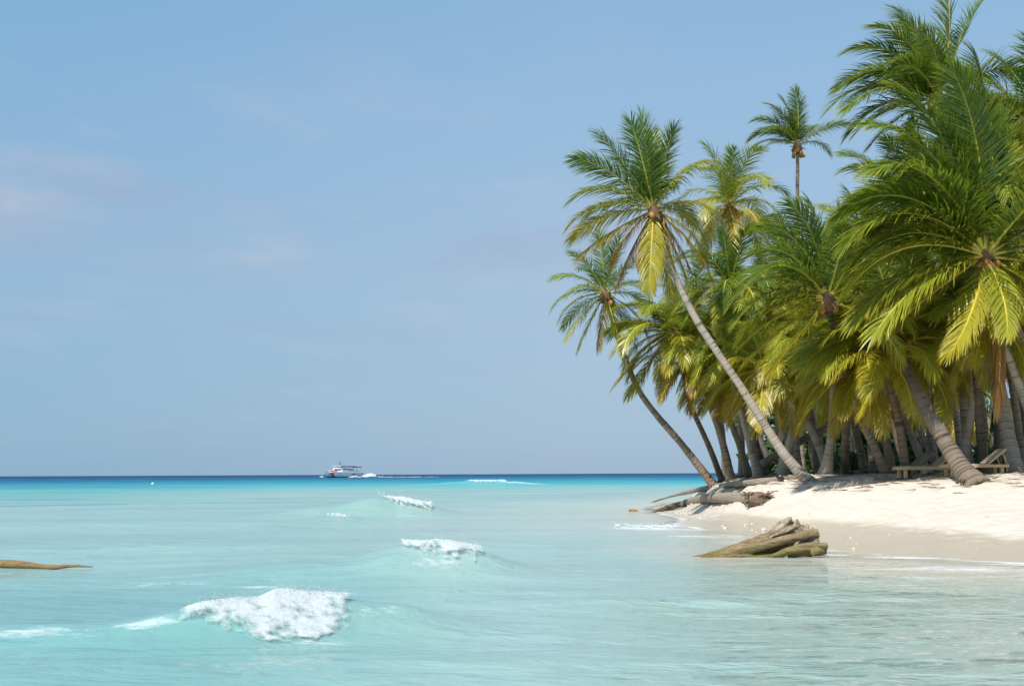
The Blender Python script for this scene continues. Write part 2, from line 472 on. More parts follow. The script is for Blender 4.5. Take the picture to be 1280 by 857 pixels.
def sea(X, Y):
    X = np.asarray(X, float); Y = np.asarray(Y, float)
    z = np.zeros(X.shape)
    for cx, cy, an, hl, h, wf, wb in RIDGES:
        c, s = math.cos(R(an)), math.sin(R(an))
        u = (X - cx) * c + (Y - cy) * s; v = -(X - cx) * s + (Y - cy) * c
        v = v + 0.10 * fbm(u * 1.3, u * 0 + cx, 61, 3)
        w = np.where(v < 0, wf, wb)
        z = z + h * np.exp(-np.abs(u / hl) ** 3) * np.exp(-(v / w) ** 2) * (1 + 0.18 * fbm(u * 1.1, v * 0.4 + cy, 63, 3))
    sh = shore_dist(X, Y)
    calm = sstep(1.0, 13, -sh)
    k1 = 1 - sstep(60, 120, Y); k2 = 1 - sstep(22, 45, Y); k3 = 1 - sstep(120, 400, Y)
    z = z + calm * k3 * 0.10 * fbm(X * 0.05, Y * 0.16, 70, 2)
    z = z + calm * k1 * 0.055 * fbm(X * 0.22 + 3, Y * 0.62, 71, 3)
    z = z + (0.35 + 0.65 * calm) * k2 * 0.034 * fbm(X * 0.9, Y * 2.6, 73, 4, 0.6)
    return z


wy = [-40, -20, -8, 0, 4]
y = 5.0
while y < 16000:
    wy.append(y); y += max(0.05, y * 0.0105) if y > 9 else 0.12
wy = np.array(wy)
nu = 760
u = np.linspace(-1, 1, nu); u = u * (0.55 + 0.45 * np.abs(u) ** 1.5)
W = 36 + 0.78 * np.maximum(wy - 6, 0) + np.where(wy > 300, (wy - 300) * 0.3, 0)
WX = u[None, :] * W[:, None]; WY = np.repeat(wy[:, None], nu, 1)
WZ = sea(WX, WY)
depth = np.maximum(0, -ground(WX, WY)) ; sd = shore_dist(WX, WY)
# colour of the water body by depth / distance off the sandbar
lum = fbm(WX * 0.02, WY * 0.035, 81, 4); lum2 = fbm(WX * 0.12, WY * 0.4, 83, 4)
off = WY - 0.10 * WX + 18 * fbm(WX * 0.012 + 5, WY * 0.01, 85, 3)     # distance out to sea
left = sstep(0.15, 0.5, -WX / np.maximum(WY, 1))
off = off * (1 + 0.38 * left * sstep(60, 160, WY))
stops = [(0, (0.165, 0.35, 0.335)), (9, (0.175, 0.355, 0.34)), (13, (0.235, 0.39, 0.365)), (24, (0.245, 0.395, 0.37)), (45, (0.245, 0.395, 0.37)), (80, (0.24, 0.385, 0.365)),
         (128, (0.22, 0.375, 0.355)), (137, (0.16, 0.38, 0.375)), (150, (0.075, 0.37, 0.385)), (190, (0.035, 0.30, 0.35)), (300, (0.012, 0.19, 0.29)), (480, (0.005, 0.105, 0.205)),
         (1000, (0.003, 0.05, 0.145)), (4000, (0.003, 0.035, 0.11))]
sx = np.array([np.log1p(a) for a, _ in stops])
tint = np.stack([np.interp(np.log1p(np.maximum(off, 0)), sx, [c[k] for _, c in stops]) for k in range(3)], -1)
tint = tint * (1 + 0.16 * lum2[..., None] * (1 - sstep(100, 300, WY))[..., None])
lk = (left * sstep(45, 100, WY) * (1 - sstep(125, 150, WY)))[..., None]
tint = tint * (1 - lk) + np.array((0.105, 0.345, 0.325)) * lk
patch = sstep(0.25, 0.6, fbm(WX * 0.05 + 9, WY * 0.22, 87, 4)) * sstep(25, 36, WY) * (1 - sstep(90, 140, WY)) * (1 - sstep(-13, -3, WX))
tint = tint * (1 - 0.42 * patch[..., None] * np.array((1, 0.62, 0.35)))
# water stirred with sand close to the beach
stir = (1 - sstep(1.0, 13, -sd)) * (1 - sstep(80, 120, WY))
tint = tint * (1 - 0.75 * stir[..., None]) + np.array((0.44, 0.485, 0.425)) * 0.75 * stir[..., None]
tint = tint + (np.array((0.28, 0.415, 0.385)) - tint) * (sstep(-3.0, 0.5, WX) * (1 - sstep(24, 34, WY)))[..., None]
tint = tint + (np.array((0.385, 0.435, 0.39)) - tint) * (0.75 * sstep(0.5, 6.5, WX) * (1 - sstep(24, 34, WY)))[..., None]
shal = (1 - sstep(0.01, 0.21, depth + 0.03 * fbm(WX * 0.9, WY * 1.8, 88, 3)))[..., None] * (1 - sstep(80, 120, WY))[..., None]
tint = tint * (1 - 0.85 * shal) + np.array((0.50, 0.475, 0.405)) * 0.85 * shal
cover = sstep(-0.005, 0.05, depth) * 0.97 + 0.03
cover = np.where(WY > 120, 1, cover)
foam = np.zeros(WX.shape)


def gauss(cx, cy, rx, ry, a, ang=0):
    c, s = math.cos(R(ang)), math.sin(R(ang))
    uu = (WX - cx) * c + (WY - cy) * s; vv = -(WX - cx) * s + (WY - cy) * c
    return a * np.exp(-(uu / rx) ** 2 - (vv / ry) ** 2)


for args in [(-4.7, 11.15, 1.3, 0.4, 0.54, 6), (-3.6, 11.3, 0.7, 0.25, 0.6, 8), (-1.7, 10.9, 0.8, 0.4, 0.52, 8), (-1.5, 11.6, 1.0, 0.35, 0.5, 2), (-1.2, 18.0, 1.2, 0.5, 0.5, 3), (-1.5, 20.2, 1.2, 0.7, 0.5, 3), (-5.2, 17.2, 2.2, 0.5, 0.49, 0), (-3.6, 16.7, 1.8, 0.5, 0.48, 2),
             (-7.0, 16.9, 1.0, 0.3, 0.5, 0), (-4.0, 44, 2.0, 0.8, 0.5, 3), (-6.3, 41.2, 0.8, 0.25, 0.75, 2), (-8.4, 35.5, 2.2, 0.5, 0.52, 0), (3.9, 32.9, 1.5, 0.7, 0.72, -6), (4.4, 32.0, 2.2, 1.8, 0.56, -6), (5.4, 28.6, 1.6, 1.6, 0.52, -10), (4.9, 31.0, 1.2, 0.8, 0.55, 0),
             (4.6, 28.8, 1.8, 0.5, 0.6, -6), (5.3, 26.5, 1.4, 0.5, 0.55, 0), (6.2, 22.2, 0.6, 0.3, 0.8, 0), (7.4, 21.4, 1.6, 0.5, 0.68, -20), (8.8, 16.9, 2.2, 0.35, 0.76, -10), (9.2, 19.6, 1.8, 0.3, 0.74, -16), (7.6, 18.9, 2.6, 1.5, 0.56, -14), (6.3, 17.4, 1.5, 0.3, 0.55, -8),
             (6.2, 50, 0.6, 1.5, 0.6, 80), (9.2, 60, 0.7, 3, 0.62, 60), (-9, 420, 22, 4, 0.62, 0), (-60, 700, 60, 8, 0.6, 0), (60, 380, 25, 3, 0.6, 0), (1, 150, 9, 2.0, 0.68, 0), (-44, 560, 14, 5, 0.72, 0), (-30, 590, 12, 4, 0.6, 0), (10, 149, 8, 1.2, 0.55, 0)]:
    foam = np.maximum(foam, gauss(*args))
edge = np.exp(-((sd + 0.25) / 0.35) ** 2) * (0.40 + 0.42 * vnoise(WX * 0.9, WY * 0.9, 91)) * (1 - sstep(70, 100, WY))
foam = np.maximum(foam, edge)
far_k = sstep(20, 400, WY)
chop = 0.54 - 0.22 * sstep(15, 60, WY) + 0.5 * far_k
chop = chop * (0.55 + 0.45 * sstep(0.5, 5, -sd))
lim = 0.44 + 0.14 * sstep(1, 6, WX) * (1 - sstep(20, 24, WY)) - 0.12 * sstep(25, 100, WY) - 0.255 * sstep(105, 280, WY)
# keep the sheet just under the sand on land
ny = len(wy)
WZ = WZ - 0.02 * sstep(0, 1, sd) - 0.6 * sstep(1, 6, sd)
ii = np.arange(ny - 1)[:, None] * nu + np.arange(nu - 1)[None, :]
WQ = np.stack([ii, ii + 1, ii + nu + 1, ii + nu], -1).reshape(-1, 4)
o = make_mesh('sea', np.stack([WX, WY, WZ], -1).reshape(-1, 3), WQ, None, [M_WATER], None,
              {'water_tint': ('FLOAT_COLOR', np.concatenate([tint, np.ones(WX.shape + (1,))], -1)), 'cover': ('FLOAT', cover),
               'foam': ('FLOAT', foam), 'chop': ('FLOAT', chop), 'gloss_limit': ('FLOAT', lim)})
tag(o, 'pale turquoise shallow sea turning deep blue towards the horizon', 'sea', kind='structure')


# breaking crests
def foam_crest(name, label, cx, cy, an, hl, front, back, lift, dens, seed, drops, shape=None):
    rng = np.random.default_rng(seed)
    c, s = math.cos(R(an)), math.sin(R(an))
    n_u, n_v = 220, 90
    uu = np.linspace(-hl, hl, n_u); vv = np.linspace(-front, back, n_v)
    U, Vv = np.meshgrid(uu, vv)
    un = U / hl
    X = cx + U * c - Vv * s; Y = cy + U * s + Vv * c
    fr = front * (shape(un) if shape else (1 - np.abs(un) ** 2.2) * (0.75 + 0.35 * un))
    fr = np.maximum(fr * (1 + 0.28 * fbm(U * 3.6 / max(hl, 1), U * 0 + seed, seed, 4, 0.6)), 0.02)
    bk = np.maximum(back * (1 - np.abs(un) ** 3) * (1 + 0.4 * fbm(U * 2, U * 0 + 3, seed + 2, 3)), 0.01)
    vn = np.where(Vv < 0, -Vv / fr, Vv / bk)
    body = np.clip(1 - vn ** 2, 0, 1)
    sc = 1.0 / max(front, 0.3)
    clump = 0.5 + 0.5 * fbm(U * 3.4 * sc * 0.6, Vv * 5.0 * sc * 0.6, seed + 3, 6, 0.66)
    peaks = np.maximum(0, fbm(U * 1.6 * sc * 0.5 + 7, U * 0, seed + 4, 4, 0.6))
    Z = sea(X, Y) + 0.006 + lift * body ** 0.8 * (0.35 + 0.75 * clump) + lift * 2.2 * peaks * np.exp(-(Vv / (front * 0.35)) ** 2) * body
    warp = fbm(U * 4.2 * sc + Vv * 1.5, Vv * 3.4 * sc + 5, seed + 6, 5, 0.62)
    streak = fbm(U * 7.5 * sc + Vv * 2.5, Vv * 1.6 * sc + 5, seed + 8, 4, 0.6)
    prof = np.where(Vv < 0, 1.15 - 0.92 * vn ** 1.2, 1.15 * (1 - vn ** 2))
    dd = np.clip((prof * (1 - 0.5 * np.abs(un) ** 3) + 0.55 * warp + 0.75 * streak * (0.25 + 0.75 * vn)) * dens, 0, 1.0) * np.clip((1 - vn) * 4, 0, 1) * np.clip((1 - np.abs(un)) * 5, 0, 1)
    V = np.stack([X, Y, Z], -1).reshape(-1, 3)
    i = np.arange(n_v - 1)[:, None] * n_u + np.arange(n_u - 1)[None, :]
    Q = np.stack([i, i + 1, i + n_u + 1, i + n_u], -1).reshape(-1, 4)
    df = dd.reshape(-1); keep = df[Q].max(1) > 0.02
    G = Geo()
    G.add(V, Q[keep], a=df)
    # spray drops: small lumps thrown from the crest
    OCT = np.array([(1, 0, 0), (-1, 0, 0), (0, 1, 0), (0, -1, 0), (0, 0, 1), (0, 0, -1)], float)
    OT = np.array([(0, 2, 4), (2, 1, 4), (1, 3, 4), (3, 0, 4), (2, 0, 5), (1, 2, 5), (3, 1, 5), (0, 3, 5)])
    w = (np.clip(df, 0, None) * np.exp(-((Vv.reshape(-1) - 0.06) / (0.12 * front)) ** 2) + 0.001) * (df > 0.01); w = w / w.sum()
    idx = rng.choice(len(V), drops, p=w)
    for k in idx:
        p = V[k] + np.array((rng.normal(0, 0.06), rng.normal(0, 0.05), abs(rng.normal(0, 0.42)) * lift)) * max(1, front)
        r = rng.uniform(0.002, 0.0055) * max(1, cy / 12) * (1.0 if rng.random() < 0.93 else 1.6)
        G.add(OCT * r * np.array((rng.uniform(0.8, 2.0), 1, rng.uniform(0.6, 1.1))) + p, tris=OT, a=2.0)
    base = np.array((cx, cy, 0.0))
    o = G.build(name, [M_FOAM], None, 'dens', True, base)
    o.location = base
    return tag(o, label, 'breaking wave', 'breaking waves')


BIG = lambda a: np.interp(a, [-1, -0.66, -0.3, 0.05, 0.4, 0.68, 0.9, 1], [0.05, 0.22, 0.60, 0.92, 1.0, 0.78, 0.42, 0.10])
foam_crest('breaking_wave', 'largest white foaming breaker, nearest the camera at lower left', -2.48, 11.55, 13, 0.98, 0.98, 0.24, 0.085, 1.05, 5, 700, BIG)
foam_crest('breaking_wave', 'compact white breaker in mid water between the nearest breaker and the stump', -1.16, 18.6, 3, 0.80, 0.95, 0.3, 0.12, 1.0, 8, 160, lambda a: np.interp(a, [-1, -0.4, 0.3, 0.75, 1], [0.05, 0.45, 0.95, 0.8, 0.1]))
foam_crest('breaking_wave', 'distant wedge of white foam on the crest below and right of the boat', -4.35, 45.4, 4, 1.30, 1.3, 0.3, 0.22, 1.0, 12, 80, lambda a: np.interp(a, [-1, -0.3, 0.4, 0.8, 1], [0.05, 0.5, 0.9, 0.9, 0.2]))
foam_crest('breaking_wave', 'far low white breaker on the sandbar edge under the horizon', -3.4, 149.5, 2, 3.4, 1.8, 0.8, 0.28, 0.9, 15, 0)
foam_crest('breaking_wave', 'tiny curl of foam left of the distant breaker', -6.35, 41.3, 3, 0.5, 0.3, 0.1, 0.05, 0.8, 18, 60)
foam_crest('breaking_wave', 'thin lacy wavelet washing onto the sand left of the stump', 3.95, 33.0, -8, 1.25, 0.55, 0.2, 0.05, 0.8, 21, 160)

# ------------------------------------------------------------------ palms
ZUP = np.array((0, 0, 1.0))
WINDDIR = norm(np.array((-1.0, -0.12, 0.05)))


def frond_geo(G, c, d0, L, droop, wind, tint, rng, nleaf=70, width=0.045, leaf=0.23, sag=0.35, thick=1.0):
    K = 22
    d0 = norm(np.asarray(d0, float))
    hz = np.array((d0[0], d0[1], 0.0)); hz = hz / (np.linalg.norm(hz) + 1e-6)
    el = math.asin(max(-1, min(1, d0[2])))
    n = norm(ZUP * math.cos(el) - hz * math.sin(el))
    P = [np.asarray(c, float)]; T = [d0]; N = [n]
    d = d0.copy(); ds = L / K
    tw = rng.normal(0, 0.02)
    for k in range(K):
        s = k / K
        d = norm(d + (1 / K) * (-ZUP * droop * (0.35 + 1.75 * s) + WINDDIR * wind * (0.2 + 1.6 * s)))
        P.append(P[-1] + d * ds); T.append(d)
        n = n - d * n.dot(d); n = norm(n)
        n = norm(n * math.cos(tw) + np.cross(d, n) * math.sin(tw)); N.append(n)
    P = np.array(P); T = np.array(T); N = np.array(N)
    ss = np.linspace(0, 1, K + 1)
    rr = np.interp(ss, [0, 0.06, 0.2, 0.6, 1], [0.05, 0.042, 0.036, 0.024, 0.005]) * min(L / 3.2, 1.2) * thick
    V, Q, Tt = tube(P, rr, 5, False)
    G.add(V, Q, None, 1, tint)
    m = nleaf
    s1 = np.tile(np.linspace(0.085, 0.995, m), 2) + rng.normal(0, 0.003, 2 * m)
    s1 = np.clip(s1, 0.07, 0.999)
    side = np.r_[np.ones(m), -np.ones(m)]
    # a few missing leaflets
    kp = rng.random(2 * m) > 0.05
    s1 = s1[kp]; side = side[kp]; M = len(s1)
    ip = lambda A: np.stack([np.interp(s1, ss, A[:, k]) for k in range(3)], 1)
    p = ip(P); t = norm(ip(T)); n = norm(ip(N)); b = np.cross(t, n)
    ll = leaf * L * np.interp(s1, [0.08, 0.2, 0.4, 0.75, 1], [0.35, 0.85, 1.0, 0.86, 0.5]) * rng.uniform(0.85, 1.1, M)
    th = np.radians(np.interp(s1, [0.1, 0.5, 0.9, 1], [66, 50, 36, 14]) + rng.normal(0, 3.5, M))
    ph = np.radians(rng.normal(16 - 16 * min(tint, 1.4), 9, M))
    d = np.cos(th)[:, None] * t + np.sin(th)[:, None] * (side[:, None] * b * np.cos(ph)[:, None] + n * np.sin(ph)[:, None])
    d = norm(d)
    blown = wind * rng.uniform(0.6, 1.1, M)[:, None]
    sg = (sag * rng.uniform(0.7, 1.3, M))[:, None]
    NS = 4
    pts = [p]
    cur = p
    for k in range(NS):
        d = norm(d + (-ZUP * sg * (0.55 + 0.18 * k) + WINDDIR * blown * 0.20 + t * 0.07))
        cur = cur + d * (ll / NS)[:, None]; pts.append(cur)
    wprof = [0.75, 1.0, 0.85, 0.5, 0.04]
    ww = width * (L / 3.2) * rng.uniform(0.75, 1.2, M)
    roll = rng.normal(0, 0.22, M)[:, None]
    VV = []
    for k in range(NS + 1):
        dk = norm(pts[min(k + 1, NS)] - pts[max(k - 1, 0)])
        x = norm(np.cross(dk, n)); y2 = np.cross(x, dk)
        x = x * np.cos(roll) + y2 * np.sin(roll)
        off = x * (ww * wprof[k] * 0.5)[:, None]
        VV.append(pts[k] - off); VV.append(pts[k] + off)
    VV = np.stack(VV, 1).reshape(-1, 3)
    base = np.arange(M)[:, None] * (2 * NS + 2)
    q = np.stack([base + np.array([2 * k, 2 * k + 1, 2 * k + 3, 2 * k + 2]) for k in range(NS)], 1).reshape(-1, 4)
    tt = np.repeat(tint + np.array([0.06, 0.0, 0.02, 0.12, 0.34])[None, :] + 0 * ll[:, None], 2, 1)
    tt = tt + rng.normal(0, 0.05, (M, 1)) + (0.14 * np.clip(s1 - 0.6, 0, 1))[:, None]
    G.add(VV, q, None, 0, np.clip(tt, 0, 2).reshape(-1))


def trunk_geo(G, P, r, rng, flare=0.9, scar_amp=0.05, spacing=0.15):
    s = np.cumsum(np.r_[0, np.linalg.norm(np.diff(P, axis=0), axis=1)])
    L = s[-1]
    ph = s / spacing * (1 + 0.12 * np.sin(s * rng.uniform(0.6, 1.1) + rng.uniform(0, 6))) + 0.25 * np.interp(s, np.linspace(0, L, 24), rng.normal(0, 1, 24))
    saw = ph - np.floor(ph)
    ring_k = rng.uniform(0.4, 1.25, 600)[np.clip(np.floor(ph).astype(int), 0, 599)]
    rad = 0.80 * r * (1 - 0.30 * s / L) * (1 + flare * np.exp(-s / 0.42) + 0.22 * np.exp(-s / 1.8)) * (1 + scar_amp * (0.5 - saw) * np.minimum(1, s / 0.4))
    V, Q, T = tube(P, rad, 12, True, 0.08, int(rng.integers(100)))
    sc = np.clip((saw - 0.58) / 0.25, 0, 1) * (saw < 0.97)
    sc = (sc * ring_k)[:, None] * np.clip(1.7 * vnoise(s[:, None] * 1.7 + 0 * np.arange(12)[None], np.cos(np.arange(12) / 12 * 6.283)[None, :] * 1.6 + 9 + s[:, None] * 0, int(rng.integers(99))), 0.35, 1.2)
    sc = np.r_[sc.reshape(-1), 0, 0]
    sc = np.clip(sc * rng.uniform(0.6, 1.2, len(sc)), 0, 1)
    G.add(V, Q, T, 0, sc)


def auto_specs(n, rng, tint0=0.1, tint1=0.9, hi=82, lo=-50, dead=0, skew=1.0, droop=1.0):
    out = []
    a0 = rng.uniform(0, 360)
    for i in range(n):
        age = i / max(1, n - 1)
        az = a0 + i * 137.5 + rng.normal(0, 10)
        el = np.interp(age ** skew, [0, 0.25, 0.6, 1], [hi, 52, 12, lo]) + rng.normal(0, 6)
        dr = np.interp(age, [0, 0.3, 0.7, 1], [0.45, 0.95, 1.05, 0.6]) * rng.uniform(0.8, 1.25) * droop
        tn = max(0, tint0 + (tint1 - tint0) * age ** 1.7 + rng.normal(0, 0.07))
        ln = np.interp(age, [0, 0.15, 0.5, 1], [0.8, 1.0, 1.0, 0.88]) * rng.uniform(0.9, 1.1)
        d = (math.cos(R(az)) * math.cos(R(el)), math.sin(R(az)) * math.cos(R(el)), math.sin(R(el)))
        out.append((d, ln, dr, tn, 0.35))
    for i in range(dead):
        az = rng.uniform(0, 360); el = rng.uniform(-78, -55)
        d = (math.cos(R(az)) * math.cos(R(el)), math.sin(R(az)) * math.cos(R(el)), math.sin(R(el)))
        out.append((d, rng.uniform(0.6, 0.85), 0.5, rng.uniform(1.3, 1.8), 0.8))
    return out


def img(ang, ln=1.0, dr=0.9, tn=0.2, dep=0.0, sag=0.35):
    """frond leaving the crown at an angle in the picture plane (0 right, 90 up), dep > 0 towards the viewer"""
    k = math.cos(math.asin(max(-0.95, min(0.95, dep))))
    return ((math.cos(R(ang)) * k, -dep, math.sin(R(ang)) * k), ln, dr, tn, sag)


PALM_COUNT = [0]


def palm(label, tr, Yb, Yc, r, L, n=22, wind=0.15, specs=None, bark=0, full=True, tint=(0.08, 0.8), dead=0, nuts=6, nut=0,
         nleaf=104, hi=82, lo=-50, group='coconut palms of the grove', flare=0.9, spacing=0.125, width=0.036, leaf=0.33, droop=1.0):
    PALM_COUNT[0] += 1
    rng = np.random.default_rng(100 + PALM_COUNT[0])
    m = len(tr)
    ys = np.linspace(0, 1, m)
    pts = [at(px, py, Yb + (Yc - Yb) * k) for (px, py), k in zip(tr, ys)]
    gz = g1(pts[0][0], pts[0][1])
    dz = gz - pts[0][2]
    for k in range(m): pts[k] = pts[k] + np.array((0, 0, dz * (1 - ys[k]) ** 2))
    PALM_LOG.append((label[:40], round(float(dz * FOC / Yb), 1)))
    root = pts[0].copy()
    pts[0] = pts[0] + (pts[0] - pts[1]) / np.linalg.norm(pts[0] - pts[1]) * 0.25
    Lt = sum(np.linalg.norm(np.diff(np.array(pts), axis=0), axis=1))
    P = spline(pts, max(24, int(Lt / 0.05)))
    e = empty('palm_tree', root, label, 'palm tree', group)
    G = Geo(); trunk_geo(G, P, r, rng, flare, 0.045, spacing)
    # root mat at the foot
    rr0 = 0.80 * r * (1.2 + flare)
    for k in range(16):
        a = rng.uniform(0, 2 * math.pi); q = np.array((math.cos(a), math.sin(a), 0)); w_ = rng.uniform(0.02, 0.035)
        G.tube([root + q * rr0 * 0.75 + (0, 0, 0.10), root + q * rr0 * 1.05 + (0, 0, 0.02), root + q * (rr0 + rng.uniform(0.08, 0.22)) - (0, 0, 0.07)], [w_, w_, w_ * 0.5], 5, 0, 0.7)
    G.build('trunk', [M_BARK[bark]], e, 'scar', True, root)
    c = P[-1]; up = norm(P[-1] - P[-6])
    if specs is None: specs = auto_specs(n, rng, tint[0], tint[1], hi, lo, dead, droop=droop)
    fl = [(c + up * (0.12 + 0.1 * rng.random()) + norm(np.array(d)) * r * 0.45, d, L * ln, dr * 1.55, wind, tn, sg * 0.62) for d, ln, dr, tn, sg in specs]
    # heart of the crown: fibre and old leaf boots
    rh = min(r, 0.17)
    H = Geo()
    H.tube(np.array([c - up * 0.35, c - up * 0.1, c + up * 0.15, c + up * 0.4]), [rh * 0.9, rh * 1.3, rh * 1.3, rh * 0.5], 9, 2, 0, True, 0.3, 3)
    for k in range(10):
        a = rng.uniform(0, 2 * math.pi); q = norm(np.array((math.cos(a), math.sin(a), rng.uniform(-0.5, 0.5))))
        H.tube([c - up * 0.1, c + q * rh * 1.5, c + q * rh * rng.uniform(2.0, 3.0) - ZUP * rh * 0.8], [rh * 0.35, rh * 0.22, rh * 0.05], 5, 2, 0)
    mats = [M_LEAF, M_RIB, M_FIBRE]
    if full:
        cr = H.build('crown', mats, e, 'tint', True, root)
        for f in fl:
            F = Geo(); frond_geo(F, f[0], f[1], f[2], f[3], f[4], f[5], rng, nleaf, width, leaf, f[6])
            F.build('frond', mats[:2], cr, 'tint', False, root)
        if nuts:
            N = Geo()
            for k in range(nuts):
                a = rng.uniform(0, 2 * math.pi)
                q = np.array((math.cos(a), math.sin(a), 0)) * r * rng.uniform(1.1, 2.0)
                nb = c + q - ZUP * rng.uniform(0.1, 0.45)
                N.tube([c - up * 0.05, c + q * 0.6 + ZUP * 0.05, nb], [0.03, 0.02, 0.02], 5)
                N.blob(nb, np.array((0.10, 0.10, 0.13)) * rng.uniform(0.85, 1.15), 0, None, Euler((rng.uniform(-.5, .5), rng.uniform(-.5, .5), 0)))
            N.build('coconut_cluster', [M_NUT[nut]], cr, None, True, root)
    else:
        for f in fl: frond_geo(H, f[0], f[1], f[2], f[3], f[4], f[5], rng, nleaf, width, leaf, f[6])
        H.build('crown', mats, e, 'tint', False, root)
    return e


PALM_LOG = []
rA = np.random.default_rng(3)
# --- the tall leaning palm
specsA = [img(96, 1.05, 0.05, 0.03, 0.1), img(86, 1.0, 0.1, 0.02, -0.3), img(104, 1.0, 0.15, 0.05, 0.3), img(78, 0.9, 0.3, 0.05, 0.2), img(120, 1.05, 0.25, 0.05, 0.1), img(112, 0.9, 0.3, 0.05, -0.4), img(134, 1.05, 0.4, 0.08, 0.1),
          img(148, 1.05, 0.75, 0.16, 0.2), img(62, 0.95, 0.9, 0.42, 0.1, 0.7), img(70, 0.8, 0.7, 0.15, -0.5), img(166, 1.05, 0.7, 0.45, 0.15), img(178, 1.0, 0.5, 0.7, -0.2), img(205, 1.0, 0.2, 0.95, 0.0, 0.6), img(150, 0.9, 0.6, 0.1, -0.5),
          img(222, 0.8, 0.4, 1.25, 0.2, 0.8), img(238, 0.95, 0.3, 1.45, 0.0, 0.9), img(252, 0.7, 0.3, 1.3, 0.3, 0.8), img(264, 1.0, 0.1, 0.66, 0.35, 0.6), img(284, 0.95, 0.2, 0.75, -0.1, 0.6), img(298, 0.9, 0.3, 1.0, 0.1, 0.6),
          img(340, 0.85, 0.9, 0.85, 0.1), img(322, 1.0, 0.5, 0.9, 0.1, 0.5), img(22, 0.85, 0.9, 0.72, 0.05), img(12, 0.8, 1.0, 0.6, -0.4), img(310, 0.8, 0.3, 1.15, -0.2, 0.7), img(40, 0.8, 0.9, 0.3, -0.6)]
palm('tall slender leaning palm against the sky, yellow and brown fronds hanging below its green top',
     [(1012, 605), (978, 566), (930, 490), (872, 402), (838, 330), (819, 268)], 38, 38, 0.19, 3.05, wind=0.05, specs=specsA, bark=0, nuts=4, nleaf=100, flare=0.75, spacing=0.1)
# --- lower left palm over the water
specsB = [img(95, 1.0, 0.1, 0.15, 0.2), img(118, 0.9, 0.5, 0.1, 0.2), img(78, 0.95, 0.3, 0.08, 0.2), img(140, 0.95, 0.7, 0.12, 0.1), img(165, 1.0, 0.9, 0.22, 0.1), img(185, 0.95, 0.8, 0.25, 0.2), img(222, 1.0, 0.3, 0.5, 0.2),
          img(242, 1.05, 0.2, 0.4, 0.1), img(262, 0.9, 0.2, 1.2, 0.1, 0.7), img(285, 1.1, 0.2, 0.42, 0.3), img(305, 1.0, 0.3, 0.2, 0.0), img(335, 0.95, 0.7, 0.1, 0.2), img(10, 0.95, 1.0, 0.1, 0.1), img(40, 0.9, 0.9, 0.12, -0.2),
          img(58, 0.9, 0.6, 0.1, 0.3), img(200, 0.9, 0.5, 0.15, -0.4), img(320, 0.9, 0.5, 0.1, -0.4), img(110, 0.9, 0.6, 0.1, -0.5), img(30, 0.9, 0.8, 0.1, 0.6), img(150, 0.9, 0.8, 0.2, 0.6)]
palm('leftmost palm leaning out over the water, crown lower than the tall leaning palm', [(893, 602), (852, 552), (802, 492), (776, 432), (758, 372)], 47, 46, 0.185, 2.5,
     wind=0.05, specs=specsB, bark=1, nuts=5, nut=0, nleaf=80, flare=0.6)
palm('coconut palm with orange nuts whose crown rises just right of the tall leaning palm', [(928, 592), (924, 470), (918, 350), (912, 262)], 50, 49, 0.18, 3.0, n=22, wind=0.1,
     bark=1, tint=(0.12, 1.0), nuts=9, nut=0, lo=-40, nleaf=70)
palm('dark green palm with upright fronds in front of the orange-nut palm', [(958, 588), (945, 552), (925, 450), (913, 365)], 47, 44, 0.18, 2.9, n=22, wind=0.15, bark=2, tint=(0.02, 0.6), lo=-35, nuts=4, dead=1)
specsE = auto_specs(20, np.random.default_rng(5), 0.25, 0.8, 60, -35) + [img(205, 1.0, 0.5, 0.62, 0.3), img(215, 1.15, 0.3, 0.6, 0.1), img(170, 1.05, 0.8, 0.45, 0.3), img(230, 1.1, 0.3, 0.55, 0.0), img(155, 1.0, 0.6, 0.3, 0.1)]
palm('yellow-green palm on a thin dark trunk, second trunk from the waterside', [(903, 590), (884, 546), (862, 500), (852, 455), (842, 420)], 49, 46, 0.15, 2.8, wind=0.2, specs=specsE, bark=2, nuts=5, nut=0, flare=0.5)
palm('palm with a wide rooted foot, third trunk from the waterside, fronds yellowing', [(914, 593), (904, 552), (889, 508), (872, 470), (866, 452)], 47, 46, 0.19, 2.4, n=20, wind=0.25, bark=1, tint=(0.3, 1.2), nuts=4, dead=2)
palm('fourth trunk from the waterside, short palm with rusty brown hanging fronds', [(936, 593), (926, 560), (914, 528), (897, 475)], 48, 46, 0.18, 2.2, n=18, wind=0.2, bark=1, tint=(0.3, 1.4), dead=3, full=False)
palm('fifth trunk from the waterside, strongly ringed pale trunk with green crown', [(948, 593), (938, 556), (926, 512), (917, 478), (914, 440)], 45, 44, 0.17, 2.6, n=20, wind=0.25, bark=0, tint=(0.1, 0.9), full=False)
specsF = [img(88, 1.0, 0.1, 0.05, 0.2), img(100, 0.95, 0.4, 0.03, 0.1), img(112, 1.0, 0.6, 0.03, 0.2), img(125, 1.05, 0.8, 0.05, 0.1), img(140, 1.0, 0.9, 0.05, 0.0), img(150, 0.95, 0.8, 0.05, -0.3), img(135, 0.9, 0.7, 0.04, 0.5),
          img(38, 1.0, 0.5, 0.05, 0.1), img(55, 0.8, 0.4, 0.05, -0.4), img(80, 0.9, 0.3, 0.05, -0.5), img(118, 0.9, 0.5, 0.03, -0.5), img(28, 0.8, 0.9, 0.05, -0.3), img(160, 0.7, 0.7, 0.1, 0.2)]
palm('small far palm on a bare straight trunk rising alone above the canopy', [(1003, 590), (1000, 450), (997, 300), (997, 185)], 62, 60, 0.17, 2.9, wind=0.25, specs=specsF, bark=1, nuts=10, nut=0)
